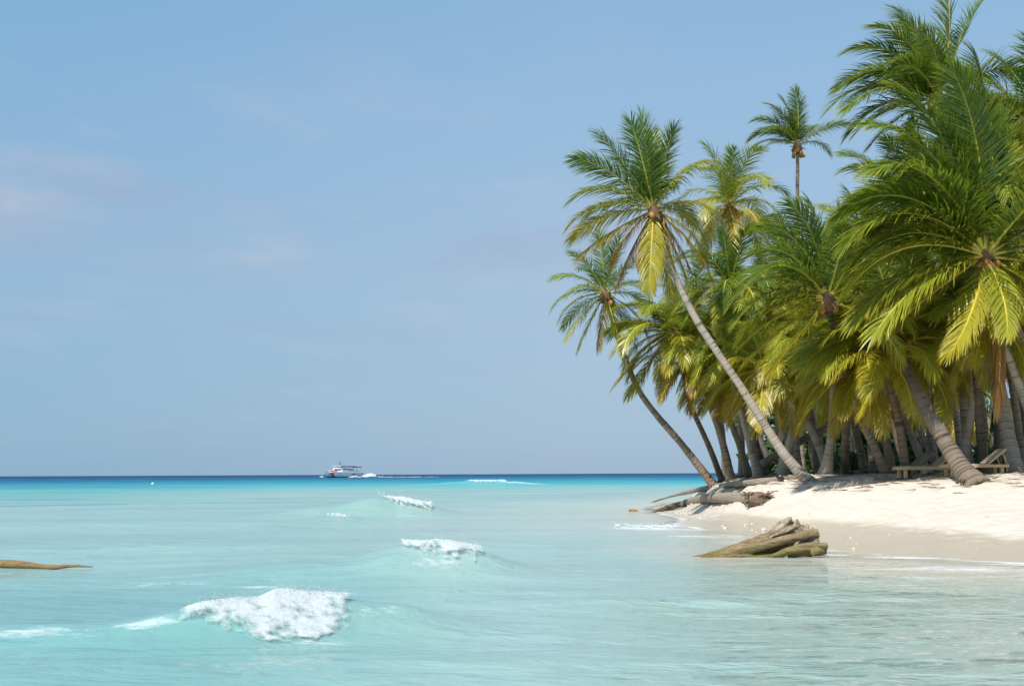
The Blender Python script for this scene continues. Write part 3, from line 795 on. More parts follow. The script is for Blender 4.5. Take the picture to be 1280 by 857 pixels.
specsG = [img(100, 1.0, 0.5, 0.06, 0.1), img(112, 1.05, 0.7, 0.05, 0.2), img(122, 1.1, 0.8, 0.06, 0.1), img(130, 1.05, 0.9, 0.08, -0.2), img(140, 1.1, 0.9, 0.1, 0.2), img(150, 1.15, 0.9, 0.1, 0.0), img(160, 1.1, 0.8, 0.08, 0.3), img(170, 1.0, 0.9, 0.1, 0.0),
          img(78, 1.15, 0.25, 0.3, 0.1), img(70, 1.1, 0.9, 0.06, 0.0), img(88, 1.0, 0.4, 0.05, -0.3), img(185, 1.0, 0.6, 0.25, 0.3), img(200, 0.9, 0.6, 0.4, 0.2), img(40, 1.0, 0.9, 0.1, 0.1), img(15, 1.0, 0.8, 0.1, 0.1), img(350, 0.9, 0.6, 0.2, 0.2),
          img(105, 0.9, 0.6, 0.04, 0.6), img(135, 0.9, 0.7, 0.05, 0.6), img(120, 0.9, 0.6, 0.05, -0.6), img(220, 0.8, 0.5, 0.6, 0.1), img(320, 0.8, 0.5, 0.5, 0.1)]
palm('tallest wind-swept palm at upper right, dark crown reaching the top of the picture', [(1214, 592), (1207, 540), (1196, 350), (1182, 220), (1174, 132)], 42, 37, 0.19, 3.5, wind=0.5, specs=specsG, bark=0, nuts=6, nut=0, nleaf=96)
specsN = [img(84, 1.15, 0.1, 0.06, 0.1), img(94, 1.05, 0.25, 0.08, 0.25), img(103, 1.1, 0.45, 0.1, 0.1), img(112, 1.1, 0.7, 0.12, 0.2), img(122, 1.05, 0.8, 0.15, 0.35), img(133, 1.05, 0.9, 0.16, 0.2), img(143, 1.05, 0.9, 0.2, 0.35), img(155, 1.0, 0.9, 0.26, 0.3),
          img(166, 1.0, 0.75, 0.3, 0.35), img(183, 0.95, 0.7, 0.36, 0.25), img(196, 0.95, 0.6, 0.38, 0.4), img(246, 0.75, 0.05, 0.62, 0.45), img(272, 0.62, 0.15, 0.42, 0.65), img(290, 0.66, 0.15, 0.36, 0.6), img(75, 1.0, 0.3, 0.08, -0.2), img(64, 0.95, 0.5, 0.1, 0.2),
          img(50, 1.0, 0.7, 0.12, 0.2), img(35, 1.0, 0.8, 0.15, 0.1), img(15, 1.0, 0.8, 0.2, 0.2), img(355, 0.9, 0.7, 0.3, 0.2), img(325, 0.8, 0.4, 0.35, 0.3), img(215, 0.7, 0.3, 0.5, -0.3), img(110, 0.95, 0.6, 0.1, -0.5), img(60, 0.9, 0.6, 0.1, 0.6), img(276, 0.85, 0.02, 1.35, 0.12, 2.5)]
palm('palm with the biggest bright crown, at the right edge, rusty dead frond hanging under it', [(1385, 612), (1330, 530), (1285, 448), (1262, 392), (1234, 326)], 36.5, 34.2, 0.23, 5.4, wind=0.42, specs=specsN, bark=1, nuts=12, nut=0,
     nleaf=150, width=0.031, leaf=0.28)
specsI = [img(88, 0.95, 0.05, 0.04, 0.0), img(98, 1.0, 0.5, 0.05, 0.2), img(108, 1.0, 0.8, 0.06, 0.1), img(120, 1.05, 1.0, 0.08, 0.2), img(132, 1.0, 1.0, 0.1, 0.4), img(145, 1.05, 1.0, 0.15, 0.2), img(158, 1.05, 1.0, 0.18, 0.3), img(170, 1.0, 0.9, 0.25, 0.4), img(182, 1.0, 0.7, 0.35, 0.3),
          img(195, 1.0, 0.5, 0.45, 0.3), img(210, 1.0, 0.4, 0.55, 0.2), img(70, 0.95, 0.3, 0.06, -0.2), img(50, 1.0, 0.7, 0.1, 0.2), img(30, 0.9, 0.9, 0.15, 0.1), img(10, 0.9, 0.8, 0.3, 0.1), img(340, 0.9, 0.6, 0.5, 0.2), img(230, 0.9, 0.3, 0.6, 0.3), img(125, 0.9, 0.8, 0.05, -0.4), img(80, 0.9, 0.4, 0.05, 0.6)]
palm('mid-grove palm with a dense dark crown swept left, right of the upright-frond palm', [(1057, 591), (1056, 560), (1058, 510), (1048, 440), (1034, 378)], 41, 35, 0.17, 3.3, wind=0.5, specs=specsI, bark=2, nuts=5, nleaf=84)
specsJ = [img(95, 0.9, 0.4, 0.15, 0.1), img(115, 0.95, 0.8, 0.2, 0.2), img(135, 1.0, 0.9, 0.25, 0.2), img(150, 1.05, 0.9, 0.3, 0.3), img(165, 1.1, 0.8, 0.35, 0.2), img(178, 1.1, 0.6, 0.4, 0.3), img(190, 1.05, 0.6, 0.45, 0.2), img(205, 1.0, 0.5, 0.5, 0.1), img(238, 0.95, 0.4, 0.68, 0.45), img(222, 0.95, 0.5, 0.62, 0.3),
          img(75, 0.9, 0.6, 0.15, 0.1), img(40, 0.95, 0.9, 0.3, 0.2), img(15, 0.95, 0.9, 0.35, 0.2), img(350, 0.95, 0.8, 0.45, 0.1), img(325, 0.9, 0.5, 0.5, -0.1), img(60, 0.9, 0.7, 0.2, -0.4), img(305, 0.8, 0.4, 0.6, -0.3)]
palm('palm with thick dark ringed trunk leaning left, standing on open sand before the loungers', [(1217, 608), (1192, 572), (1152, 503), (1132, 462), (1117, 425)], 33, 36.2, 0.33, 3.2, wind=0.35, specs=specsJ, bark=2, nuts=3, nleaf=100, flare=0.5, spacing=0.17)
palm('palm filling the upper right edge, crown partly outside the picture', [(1395, 618), (1350, 480), (1312, 300), (1296, 175)], 37, 36, 0.2, 4.0, n=22, wind=0.45, bark=1, tint=(0.08, 0.5), nuts=5, nleaf=96)
palm('bright green palm between the dense dark crown and the big right-edge palm', [(1115, 601), (1110, 566), (1098, 520), (1108, 400), (1128, 268)], 40, 40, 0.175, 3.4, n=22, wind=0.5, bark=1, tint=(0.06, 0.6), nuts=5, nleaf=96, flare=0.5)
palm('palm with a flared pale foot leaning right behind the tall leaning palm', [(976, 589), (987, 552), (995, 522), (1003, 480), (1006, 440)], 43, 41, 0.21, 2.7, n=20, wind=0.4, bark=0, tint=(0.3, 0.9), flare=1.2, full=True, nuts=3)
palm('smooth straight trunk crossing behind the right-leaning flared palm', [(993, 587), (984, 548), (974, 508), (962, 450)], 48, 46, 0.17, 2.6, n=18, wind=0.35, bark=0, tint=(0.15, 0.9), full=False)
palm('pale palm bending far to the left above the flared foot in mid grove', [(1036, 592), (1022, 552), (1000, 515), (978, 489), (958, 465)], 42, 41, 0.19, 2.8, n=20, wind=0.4, bark=0, tint=(0.35, 1.0), full=True, nuts=3, flare=0.5)
palm('upright palm with a smooth swollen pale foot in mid grove', [(1031, 592), (1037, 560), (1040, 530), (1042, 470), (1044, 432)], 40, 39, 0.19, 2.7, n=20, wind=0.4, bark=0, tint=(0.25, 0.8), flare=1.5, full=False)
palm('brown trunk behind the dense dark crown palm, leaning slightly left', [(1082, 590), (1073, 552), (1066, 520), (1056, 452)], 44, 43, 0.18, 2.7, n=20, wind=0.4, bark=1, tint=(0.2, 0.9), full=False)
palm('coarsely ringed brown trunk curving left, left of the twin thick trunks', [(1107, 596), (1096, 566), (1081, 536), (1070, 505), (1062, 470)], 38, 37, 0.165, 2.7, n=20, wind=0.4, bark=1, tint=(0.35, 0.9), full=True, nuts=3, flare=0.4)
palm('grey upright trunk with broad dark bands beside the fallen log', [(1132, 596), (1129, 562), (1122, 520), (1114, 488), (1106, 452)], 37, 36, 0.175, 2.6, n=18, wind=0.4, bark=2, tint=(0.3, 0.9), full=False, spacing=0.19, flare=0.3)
palm('pale trunk leaning left behind the thick dark leaning trunk', [(1160, 590), (1142, 548), (1126, 505), (1112, 455)], 42, 41, 0.18, 2.6, n=18, wind=0.4, bark=0, tint=(0.2, 0.9), full=False)
palm('thin pale trunk parallel to and right of another pale leaning trunk', [(1168, 588), (1152, 542), (1138, 505), (1130, 440)], 46, 45, 0.17, 2.7, n=18, wind=0.4, bark=0, tint=(0.2, 0.8), full=False)
palm('upright pale trunk emerging above the left lounger backrest', [(1172, 588), (1163, 548), (1160, 500), (1152, 440), (1148, 400)], 43, 41, 0.18, 2.7, n=20, wind=0.4, bark=0, tint=(0.2, 0.8), full=False)
palm('pale trunk curving right, close behind the foot of the thick dark leaning trunk', [(1208, 594), (1206, 566), (1212, 530), (1217, 485), (1212, 400)], 38, 37, 0.19, 2.8, n=20, wind=0.4, bark=0, tint=(0.15, 0.7), full=False)
palm('slim S-curved trunk in front of the dark undergrowth near the right lounger', [(1226, 588), (1231, 548), (1229, 515), (1222, 485), (1205, 440)], 41, 40, 0.15, 2.6, n=18, wind=0.4, bark=1, tint=(0.2, 0.8), full=False)
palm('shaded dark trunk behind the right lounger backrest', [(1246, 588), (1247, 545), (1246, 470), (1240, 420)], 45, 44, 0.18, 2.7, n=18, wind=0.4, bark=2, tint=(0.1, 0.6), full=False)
palm('stout whitish trunk with a brown foot at the right end of the loungers', [(1272, 605), (1264, 572), (1257, 530), (1248, 480), (1230, 400)], 36, 37.5, 0.30, 2.9, n=20, wind=0.4, bark=0, tint=(0.2, 0.7), full=True, nuts=3, flare=0.3, spacing=0.12)
palm('brown trunk half hidden behind the stout whitish trunk', [(1278, 592), (1271, 520), (1263, 470), (1250, 400)], 40, 39, 0.17, 2.7, n=18, wind=0.4, bark=1, tint=(0.2, 0.7), full=False)
palm('pale ringed trunk leaning in from the right edge', [(1318, 606), (1290, 530), (1272, 480), (1258, 440), (1240, 400)], 36, 35, 0.19, 2.6, n=18, wind=0.4, bark=0, tint=(0.2, 0.7), full=False)
# canopy palms whose trunks are hidden in the grove
hid = [(985, 345, 46, 'leafy crown between the upright-frond palm and the dense dark crown', 0.05), (1075, 330, 40, 'wind-blown green crown filling the gap left of the big right-edge palm', 0.12),
       (1210, 235, 36, 'tall green crown rising behind the big right-edge palm', 0.05),
       (1150, 355, 44, 'shaded crown behind the big right-edge palm, below its left fronds', 0.1), (960, 410, 44, 'yellowish low crown above the pale bending palm', 0.3),
       (1180, 430, 44, 'low crown hidden behind the thick dark leaning palm', 0.2), (870, 385, 52, 'pale green crown behind the shaft of the tall leaning palm', 0.15), (1255, 200, 40, 'dark crown at the upper right behind the big right-edge palm', 0.04)]
rr_ = np.random.default_rng(77)
for cx, cy, Y, lab, t0 in hid:
    bx = cx + rr_.uniform(10, 45)
    palm('palm with a ' + lab, [(bx, 591), (bx - 8, 520), (cx + 6, (cy + 520) / 2), (cx, cy)], Y + 2, Y, 0.18, 3.0, n=17, wind=0.42 if cx > 950 else 0.15, bark=int(rr_.integers(3)), tint=(t0, t0 + 0.55), full=False, nleaf=80)
# deep background of the grove
for k in range(26):
    cx = 905 + (1330 - 905) * ((k + 0.5) / 26) + rr_.uniform(-8, 8)
    Y = rr_.uniform(54, 78)
    top = np.interp(cx, [905, 960, 1050, 1120, 1330], [445, 400, 340, 320, 300])
    cy = rr_.uniform(top, 505 if cx > 960 else 470)
    bx = max(cx + rr_.uniform(0, 60), 962)
    palm('background coconut palm deep in the grove, mostly hidden behind nearer palms', [(bx, 592), (bx - 10, 560), ((bx + cx) / 2, (cy + 570) / 2), (cx, cy)], Y + 1, Y, 0.17, 3.0, n=18, wind=0.3, bark=int(rr_.integers(3)),
         tint=(0.08, 0.8), full=False, nleaf=60, width=0.075, group='palms deep in the grove')


# ------------------------------------------------------------------ undergrowth
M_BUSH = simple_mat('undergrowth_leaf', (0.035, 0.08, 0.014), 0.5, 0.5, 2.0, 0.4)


def leaf_cloud(c, rad, n, size, rng):
    p = rng.normal(0, 1, (n, 3)); p = norm(p) * (rng.random((n, 1)) ** 0.4)
    p = p * np.array(rad) * (0.75 + 0.5 * rng.random((n, 1))) + np.asarray(c)
    d = norm(rng.normal(0, 1, (n, 3)) + np.array((0, 0, 0.4))); x = norm(np.cross(d, rng.normal(0, 1, (n, 3))))
    l = size * rng.uniform(0.6, 1.4, (n, 1)); w = l * 0.3
    V = np.stack([p, p + d * l * 0.5 + x * w, p + d * l, p + d * l * 0.5 - x * w], 1).reshape(-1, 3)
    return V, np.arange(4 * n).reshape(-1, 4)


rb = np.random.default_rng(31)
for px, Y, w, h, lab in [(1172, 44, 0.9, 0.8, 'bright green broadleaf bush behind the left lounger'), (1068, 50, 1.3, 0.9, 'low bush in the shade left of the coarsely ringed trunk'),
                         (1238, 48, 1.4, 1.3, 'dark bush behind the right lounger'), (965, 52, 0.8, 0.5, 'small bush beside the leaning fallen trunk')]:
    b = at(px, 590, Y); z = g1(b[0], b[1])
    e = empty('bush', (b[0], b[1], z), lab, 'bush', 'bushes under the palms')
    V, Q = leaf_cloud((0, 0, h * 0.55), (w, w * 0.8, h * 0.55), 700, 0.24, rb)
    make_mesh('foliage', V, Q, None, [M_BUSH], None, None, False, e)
    G = Geo()
    for k in range(5):
        a = rb.uniform(0, 6.28); G.tube([(0, 0, -0.05), (0.2 * w * math.cos(a), 0.2 * w * math.sin(a), h * 0.4), (0.5 * w * math.cos(a), 0.5 * w * math.sin(a), h * 0.8)], [0.03, 0.02, 0.008], 5)
    G.build('stem', [M_BARK[2]], e, 'scar')
G = Geo()
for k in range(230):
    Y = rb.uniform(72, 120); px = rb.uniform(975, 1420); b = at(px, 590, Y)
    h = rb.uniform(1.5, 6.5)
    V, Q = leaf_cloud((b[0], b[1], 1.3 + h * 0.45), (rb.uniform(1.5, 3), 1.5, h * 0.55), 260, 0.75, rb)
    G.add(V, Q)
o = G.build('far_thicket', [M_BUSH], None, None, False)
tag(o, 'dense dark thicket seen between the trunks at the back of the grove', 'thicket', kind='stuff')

# ------------------------------------------------------------------ driftwood
M_LOG = wood_mat('driftwood_grey', (0.24, 0.195, 0.15), (0.46, 0.40, 0.33))
M_LOG2 = wood_mat('driftwood_tan', (0.25, 0.195, 0.14), (0.46, 0.395, 0.31))
M_DRIFT = wood_mat('driftwood_brown', (0.22, 0.13, 0.055), (0.42, 0.28, 0.12))
M_STUMP = wood_mat('stump_wood', (0.12, 0.08, 0.04), (0.47, 0.355, 0.20), 0.75, stretch=(1.2, 7, 7))
M_STUMP_TOP = wood_mat('stump_root_wood', (0.24, 0.16, 0.08), (0.58, 0.52, 0.40), 0.3, stretch=(6, 6, 1.2))


def log(name, label, pts, rad, mat, noise=0.16, sides=14, seed=1, n=60, group=None, parts=None):
    P = spline(pts, n)
    s = np.linspace(0, 1, n); rr = np.interp(s, np.linspace(0, 1, len(rad)), rad)
    o0 = P[0].copy()
    d = norm(P[-1] - P[0])
    Rm = Vector((1, 0, 0)).rotation_difference(Vector(d)).to_matrix()
    G = Geo(); G.tube(P, rr, sides, 0, None, True, noise, seed)
    V = (np.concatenate(G.V) - o0) @ np.array(Rm)
    G.V = [V]
    o = G.build(name, [mat], None, None, True)
    o.matrix_world = Matrix.Translation(Vector(o0)) @ Rm.to_4x4()
    return tag(o, label, 'driftwood', group)


def on_ground(px, py, Y, lift):
    p = at(px, py, Y); p[2] = max(g1(p[0], p[1]), -0.05) + lift; return p


def hit(px, py, lift, y0=25.0, y1=75.0):
    Yv = np.arange(y0, y1, 0.1)
    P = np.array([at(px, py, q) for q in Yv]); g = np.maximum(ground(P[:, 0], P[:, 1]), 0) + lift
    k = np.nonzero(P[:, 2] < g)[0]
    return P[k[0]] if len(k) else None


def hit_pts(lst):
    out = []
    for px, py, l in lst:
        q = hit(px, py, l)
        out.append(q if q is not None else at(px, py, out[-1][1]))
    return out


def seg_pts(lst):
    return [at(px, py, Y) for px, py, Y in lst]


LOG1 = hit_pts([(814, 627.5, 0.02), (840, 619.5, 0.10), (880, 610.5, 0.12), (940, 602.5, 0.12), (1000, 597, 0.12)])
LOG2 = hit_pts([(815, 639.5, 0.02), (850, 630, 0.12), (880, 623, 0.14), (910, 622, 0.15), (945, 624.5, 0.17)])
LOG1[-1] = at(1000, 597, 40.6)
q_ = at(1078, 591, 44.0); q_[2] = g1(q_[0], q_[1]) + 0.08; LOG1.append(q_)
print('LOGS', np.round(LOG1, 2).tolist(), np.round(LOG2, 2).tolist())
log('fallen_log', 'long thin grey fallen trunk sloping from the palm feet down into the sea', LOG1, [0.05, 0.10, 0.115, 0.115, 0.11, 0.10], M_LOG, 0.10, 14, 2, 90)
e = empty('fallen_log', np.array(LOG2[2]), 'thick fallen log with a dark root ball, lying below the long thin trunk', 'driftwood')
base = np.array(e.location)
G = Geo(); P = spline(LOG2, 70)
G.tube(P, np.interp(np.linspace(0, 1, 70), [0, 0.1, 0.4, 0.75, 1], [0.05, 0.12, 0.155, 0.19, 0.21]), 16, 0, None, True, 0.16, 4)
G.build('trunk', [M_LOG2], e, None, True, base)
G = Geo(); rg = np.random.default_rng(9); c0 = P[-1]
G.blob(c0 + np.array((0.1, 0, 0)), (0.46, 0.32, 0.26), 0, None, Euler((0, 0.12, 0)), 26, 18, 0.10)
for k in range(46):
    a = rg.uniform(-math.pi, math.pi); b_ = rg.uniform(-0.6, 0.9)
    d = np.array((math.cos(a) * math.cos(b_) * 0.52, math.sin(a) * math.cos(b_) * 0.38, math.sin(b_) * 0.32)) + (0.1, 0, 0)
    q = d * rg.uniform(1.1, 1.45) + rg.normal(0, 0.05, 3)
    G.tube(spline([c0 + d * 0.7, c0 + d * 1.02, c0 + q - (0, 0, 0.06)], 6), np.linspace(0.05, 0.015, 6), 6)
G.build('root_ball', [simple_mat('root_ball_bark', (0.17, 0.125, 0.085), 0.9, 0.6, 9)], e, None, True, base)
log('fallen_log', 'thin grey trunk leaning across behind the flared palm feet', seg_pts([(952, 580, 46), (985, 560, 46), (1010, 546, 46), (1042, 531, 46)]), [0.16, 0.16, 0.15, 0.14], M_LOG, 0.08, 12, 5, 40)
log('fallen_log', 'short dark log propped against the banded grey trunk beside the loungers', seg_pts([(1126, 597, 37.5), (1140, 586, 38), (1153, 574, 38.3), (1168, 566, 38.5)]), [0.2, 0.17, 0.16, 0.14], M_LOG, 0.1, 12, 6, 30)
log('driftwood_branch', 'brown bare branch lying on the water at the left edge', seg_pts([(-130, 700, 20), (-40, 703, 20), (20, 705.5, 20), (62, 708.5, 20), (90, 707, 20), (116, 708, 20)]), [0.10, 0.095, 0.082, 0.075, 0.04, 0.008], M_DRIFT, 0.14, 12, 7, 60)
log('driftwood_piece', 'tiny bit of wood poking out of the shallows before the fallen logs', seg_pts([(786, 637.5, 48), (793, 638.5, 48), (800, 640, 48)]), [0.05, 0.08, 0.03], M_DRIFT, 0.1, 8, 8, 12)


def fused(name, pieces, mat, parent, off, voxel=0.022, disp=0.05, seed=0):
    """several tapering limbs grown together into one weathered surface"""
    G = Geo()
    for P, rr, sides, nz, sd_ in pieces:
        P = spline(P, 40); G.tube(P, np.interp(np.linspace(0, 1, 40), np.linspace(0, 1, len(rr)), rr), sides, 0, None, True, nz, sd_)
    ob = G.build(name, [mat], None, None, True, off)
    m = ob.modifiers.new('r', 'REMESH'); m.mode = 'VOXEL'; m.voxel_size = voxel; m.use_smooth_shade = True
    dg = bpy.context.evaluated_depsgraph_get()
    me = bpy.data.meshes.new_from_object(ob.evaluated_get(dg)); old = ob.data
    ob.modifiers.clear(); ob.data = me; bpy.data.meshes.remove(old)
    V = np.zeros(len(me.vertices) * 3, np.float32); me.vertices.foreach_get('co', V); V = V.reshape(-1, 3)
    Nn = np.zeros(len(V) * 3, np.float32); me.vertex_normals.foreach_get('vector', Nn); Nn = Nn.reshape(-1, 3)
    # grooves along the grain (mostly x), fading into lumps
    g = fbm(V[:, 0] * 1.6 + V[:, 1] * 1.0, V[:, 2] * 13 + V[:, 1] * 9 - V[:, 0] * 3.2, seed, 4, 0.6) + 0.15 * fbm(V[:, 0] * 7, V[:, 2] * 7 + V[:, 1] * 5, seed + 9, 3)
    V = V + Nn * (disp * g)[:, None]
    me.vertices.foreach_set('co', V.astype(np.float32).ravel()); me.update()
    me.polygons.foreach_set('use_smooth', np.ones(len(me.polygons), bool))
    ob.parent = parent; return ob


Ys = 22.0
sp = lambda px, py, dy=0.0: at(px, py, Ys + dy)
e = empty('driftwood_stump', sp(955, 694), 'weathered uprooted palm stump lying half in the shallows, green algae on its side', 'driftwood')
base = np.array(e.location)
fused('stump_body', [([sp(850, 699.5, -0.1), sp(895, 691.5, 0), sp(940, 679.5, 0.1), sp(978, 669, 0.2), sp(1005, 664, 0.3)], [0.02, 0.06, 0.10, 0.13, 0.14], 14, 0.2, 1),
                     ([sp(872, 698, -0.25), sp(915, 690, -0.3), sp(955, 681.5, -0.3), sp(995, 671, -0.22), sp(1022, 666, -0.1)], [0.02, 0.06, 0.085, 0.095, 0.09], 12, 0.2, 2),
                     ([sp(900, 699, 0.35), sp(950, 688, 0.4), sp(1000, 677, 0.4)], [0.05, 0.10, 0.14], 12, 0.2, 3),
                     ([sp(880, 699, -0.3), sp(915, 698, -0.32), sp(960, 696, -0.25), sp(985, 690, -0.1)], [0.02, 0.07, 0.08, 0.05], 10, 0.2, 6),
                     ([sp(935, 683, 0), sp(968, 669, 0.0), sp(990, 658, 0.1)], [0.03, 0.09, 0.06], 10, 0.2, 7)], M_STUMP, e, base, 0.018, 0.018, 3)
fused('root_plate', [([sp(968, 676, 0.15), sp(972, 662, 0.15), sp(980, 654, 0.15), sp(990, 647, 0.15)], [0.10, 0.11, 0.09, 0.035], 10, 0.3, 4),
                     ([sp(985, 672, 0.2), sp(992, 659, 0.2), sp(997, 648, 0.2)], [0.12, 0.09, 0.03], 10, 0.35, 5),
                     ([sp(975, 668, 0.3), sp(984, 657, 0.25), sp(1000, 652, 0.2)], [0.1, 0.08, 0.04], 10, 0.3, 8),
                     ([sp(998, 676, 0.2), sp(1006, 666, 0.15), sp(1010, 655, 0.15)], [0.12, 0.08, 0.03], 10, 0.35, 9),
                     ([sp(1000, 674, 0.2), sp(1012, 667, 0.0), sp(1018, 660, 0)], [0.15, 0.12, 0.04], 10, 0.35, 11),
                     ([sp(990, 680, 0.2), sp(1010, 678, -0.05), sp(1024, 674, -0.1)], [0.15, 0.14, 0.06], 12, 0.4, 12),
                     ([sp(960, 672, -0.05), sp(980, 663, -0.12), sp(1000, 656, -0.1)], [0.02, 0.05, 0.03], 8, 0.3, 10)], M_STUMP_TOP, e, base, 0.016, 0.03, 8)
fused('lower_root', [([sp(962, 695, -0.35), sp(985, 688.5, -0.4), sp(1010, 684.5, -0.4), sp(1034, 683, -0.35)], [0.03, 0.07, 0.085, 0.06], 10, 0.25, 13),
                     ([sp(985, 694, -0.3), sp(1010, 690, -0.3), sp(1033, 688, -0.25)], [0.05, 0.09, 0.06], 10, 0.3, 14),
                     ([sp(1014, 693, -0.5), sp(1022, 688, -0.52), sp(1031, 690, -0.5)], [0.04, 0.075, 0.04], 8, 0.4, 15)], M_STUMP, e, base, 0.018, 0.02, 5)

# coral rubble on the sand
G = Geo(); rs = np.random.default_rng(4); cnt = 0
while cnt < 800:
    if rs.random() < 0.86: x = rs.uniform(6, 13); yv = rs.uniform(38, 47)
    elif rs.random() < 0.5: x = rs.uniform(5.8, 9); yv = rs.uniform(26, 34)
    else: x = rs.uniform(6.5, 20); yv = rs.uniform(20, 31)
    s_ = float(shore_dist(np.array([x]), np.array([yv]))[0])
    if s_ < 0.15 or s_ > 5.0: continue
    if rs.random() > vnoise(x * 0.8, yv * 0.8, 5) * 1.3: continue
    r_ = rs.gamma(1.6, 0.010) + 0.008
    if x > 7.5 and yv < 33: r_ *= 0.55
    G.blob((x, yv, g1(x, yv) + r_ * 0.3), np.array((1.3, 1, 0.7)) * r_, 0, None, Euler((0, 0, rs.uniform(0, 6))), 6, 4, 0.2); cnt += 1
o = G.build('coral_rubble', [simple_mat('coral_stone', (0.58, 0.52, 0.44), 0.85, 0.25, 12)], None, None, True)
tag(o, 'scattered pale coral pebbles along the tide line', 'pebbles', kind='stuff')
# fallen leaf litter and sticks
G = Geo(); cnt = 0
while cnt < 480:
    x = rs.uniform(8, 20); yv = rs.uniform(31, 46)
    z = g1(x, yv)
    if z < 0.95 or rs.random() > vnoise(x * 0.6, yv * 0.9, 6) * 1.2: continue
    a = rs.normal(0, 0.5); l = rs.uniform(0.08, 0.5)
    d = np.array((math.cos(a), math.sin(a), 0)) * l
    G.tube([np.array((x, yv, z + 0.015)) - d, np.array((x, yv, z + 0.03)), np.array((x, yv, z + 0.012)) + d], [0.006, 0.016, 0.005], 5); cnt += 1
o = G.build('beach_litter', [simple_mat('dry_leaf_litter', (0.20, 0.14, 0.08), 0.9, 0.4, 6)], None, None, True)
tag(o, 'dry sticks and leaf scraps strewn over the sand under the palms', 'leaf litter', kind='stuff')

# ------------------------------------------------------------------ sun loungers
M_TIMBER = simple_mat('lounger_timber', (0.60, 0.41, 0.22), 0.6, 0.25, 6)
M_SLAT = simple_mat('lounger_slat', (0.58, 0.48, 0.35), 0.6, 0.25, 6)


def lounger(loc, rz, label):
    e = empty('sun_lounger', loc, label, 'sun lounger', 'wooden sun loungers under the palms', rz)
    Lx, Wd, zt = 1.95, 0.62, 0.32
    G = Geo()
    for sy in (-1, 1): G.box((0, sy * (Wd / 2 - 0.02), zt - 0.045), (Lx, 0.04, 0.09))
    for sx in (-1, 1): G.box((sx * (Lx / 2 - 0.02), 0, zt - 0.047), (0.04, Wd - 0.084, 0.084))
    G.build('frame', [M_TIMBER], e, None, False)
    for sx in (-0.78, 0.78):
        for sy in (-1, 1):
            G = Geo(); G.box((sx, sy * (Wd / 2 - 0.09), (zt - 0.05) / 2 - 0.02), (0.09, 0.09, zt - 0.01)); G.build('leg', [M_TIMBER], e, None, False)
    G = Geo()
    for k in range(12): G.box((-Lx / 2 + 0.1 + k * 0.105, 0, zt + 0.012), (0.075, Wd, 0.02))
    G.build('seat', [M_SLAT], e, None, False)
    hx = 0.33; an = R(38); rot = Euler((0, -an, 0))
    G = Geo()
    for k in range(7):
        t_ = 0.06 + k * 0.105
        G.box((hx + t_ * math.cos(an), 0, zt + 0.03 + t_ * math.sin(an)), (0.075, Wd - 0.02, 0.02), 0, rot)
    for sy in (-1, 1):
        t_ = 0.37; G.box((hx + t_ * math.cos(an) + 0.022, sy * 0.24, zt + 0.004 + t_ * math.sin(an)), (0.74, 0.035, 0.04), 1, rot)
        G.tube([(hx + 0.5, sy * 0.24, zt + 0.36), (hx + 0.62, sy * 0.24, zt - 0.02)], 0.018, 6, 1)
    G.build('backrest', [M_SLAT, M_TIMBER], e, None, False)
    return e


for px, Y, rz, lab in [(1157, 36.5, 0.12, 'wooden slatted sun lounger left of the thick dark leaning trunk'), (1218, 35.0, 0.05, 'wooden sun lounger passing behind the thick dark leaning trunk, backrest right of it'),
                       (1176, 39.5, 0.1, 'wooden sun lounger mostly hidden behind the two front loungers')]:
    p = at(px, 600, Y); lounger((p[0], p[1], g1(p[0], p[1])), rz, lab)

# ------------------------------------------------------------------ catamaran
M_HULL = simple_mat('boat_white_gelcoat', (0.84, 0.87, 0.85), 0.3, 0.06, 1)
M_BOATDARK = simple_mat('boat_dark_glass', (0.03, 0.045, 0.055), 0.2, 0.2, 1)
M_RED = simple_mat('boat_red_paint', (0.55, 0.045, 0.04), 0.5, 0.15, 1)
M_BLUE = simple_mat('boat_navy_canvas', (0.03, 0.05, 0.12), 0.7, 0.2, 1)
M_HULLDARK = simple_mat('boat_antifouling', (0.03, 0.08, 0.09), 0.5, 0.2, 1)
M_SEA_REFLECT = simple_mat('boat_tunnel_sea_reflection', (0.16, 0.34, 0.30), 0.4, 0.1, 1)  # turquoise sea reflection put into the tunnel's own colour
bx = at(431, 598.2, 640)
cat = empty('catamaran', (bx[0], bx[1], 0), 'white two-hulled excursion boat with passengers on deck, steaming left on the horizon', 'boat', None, R(180 + 56))


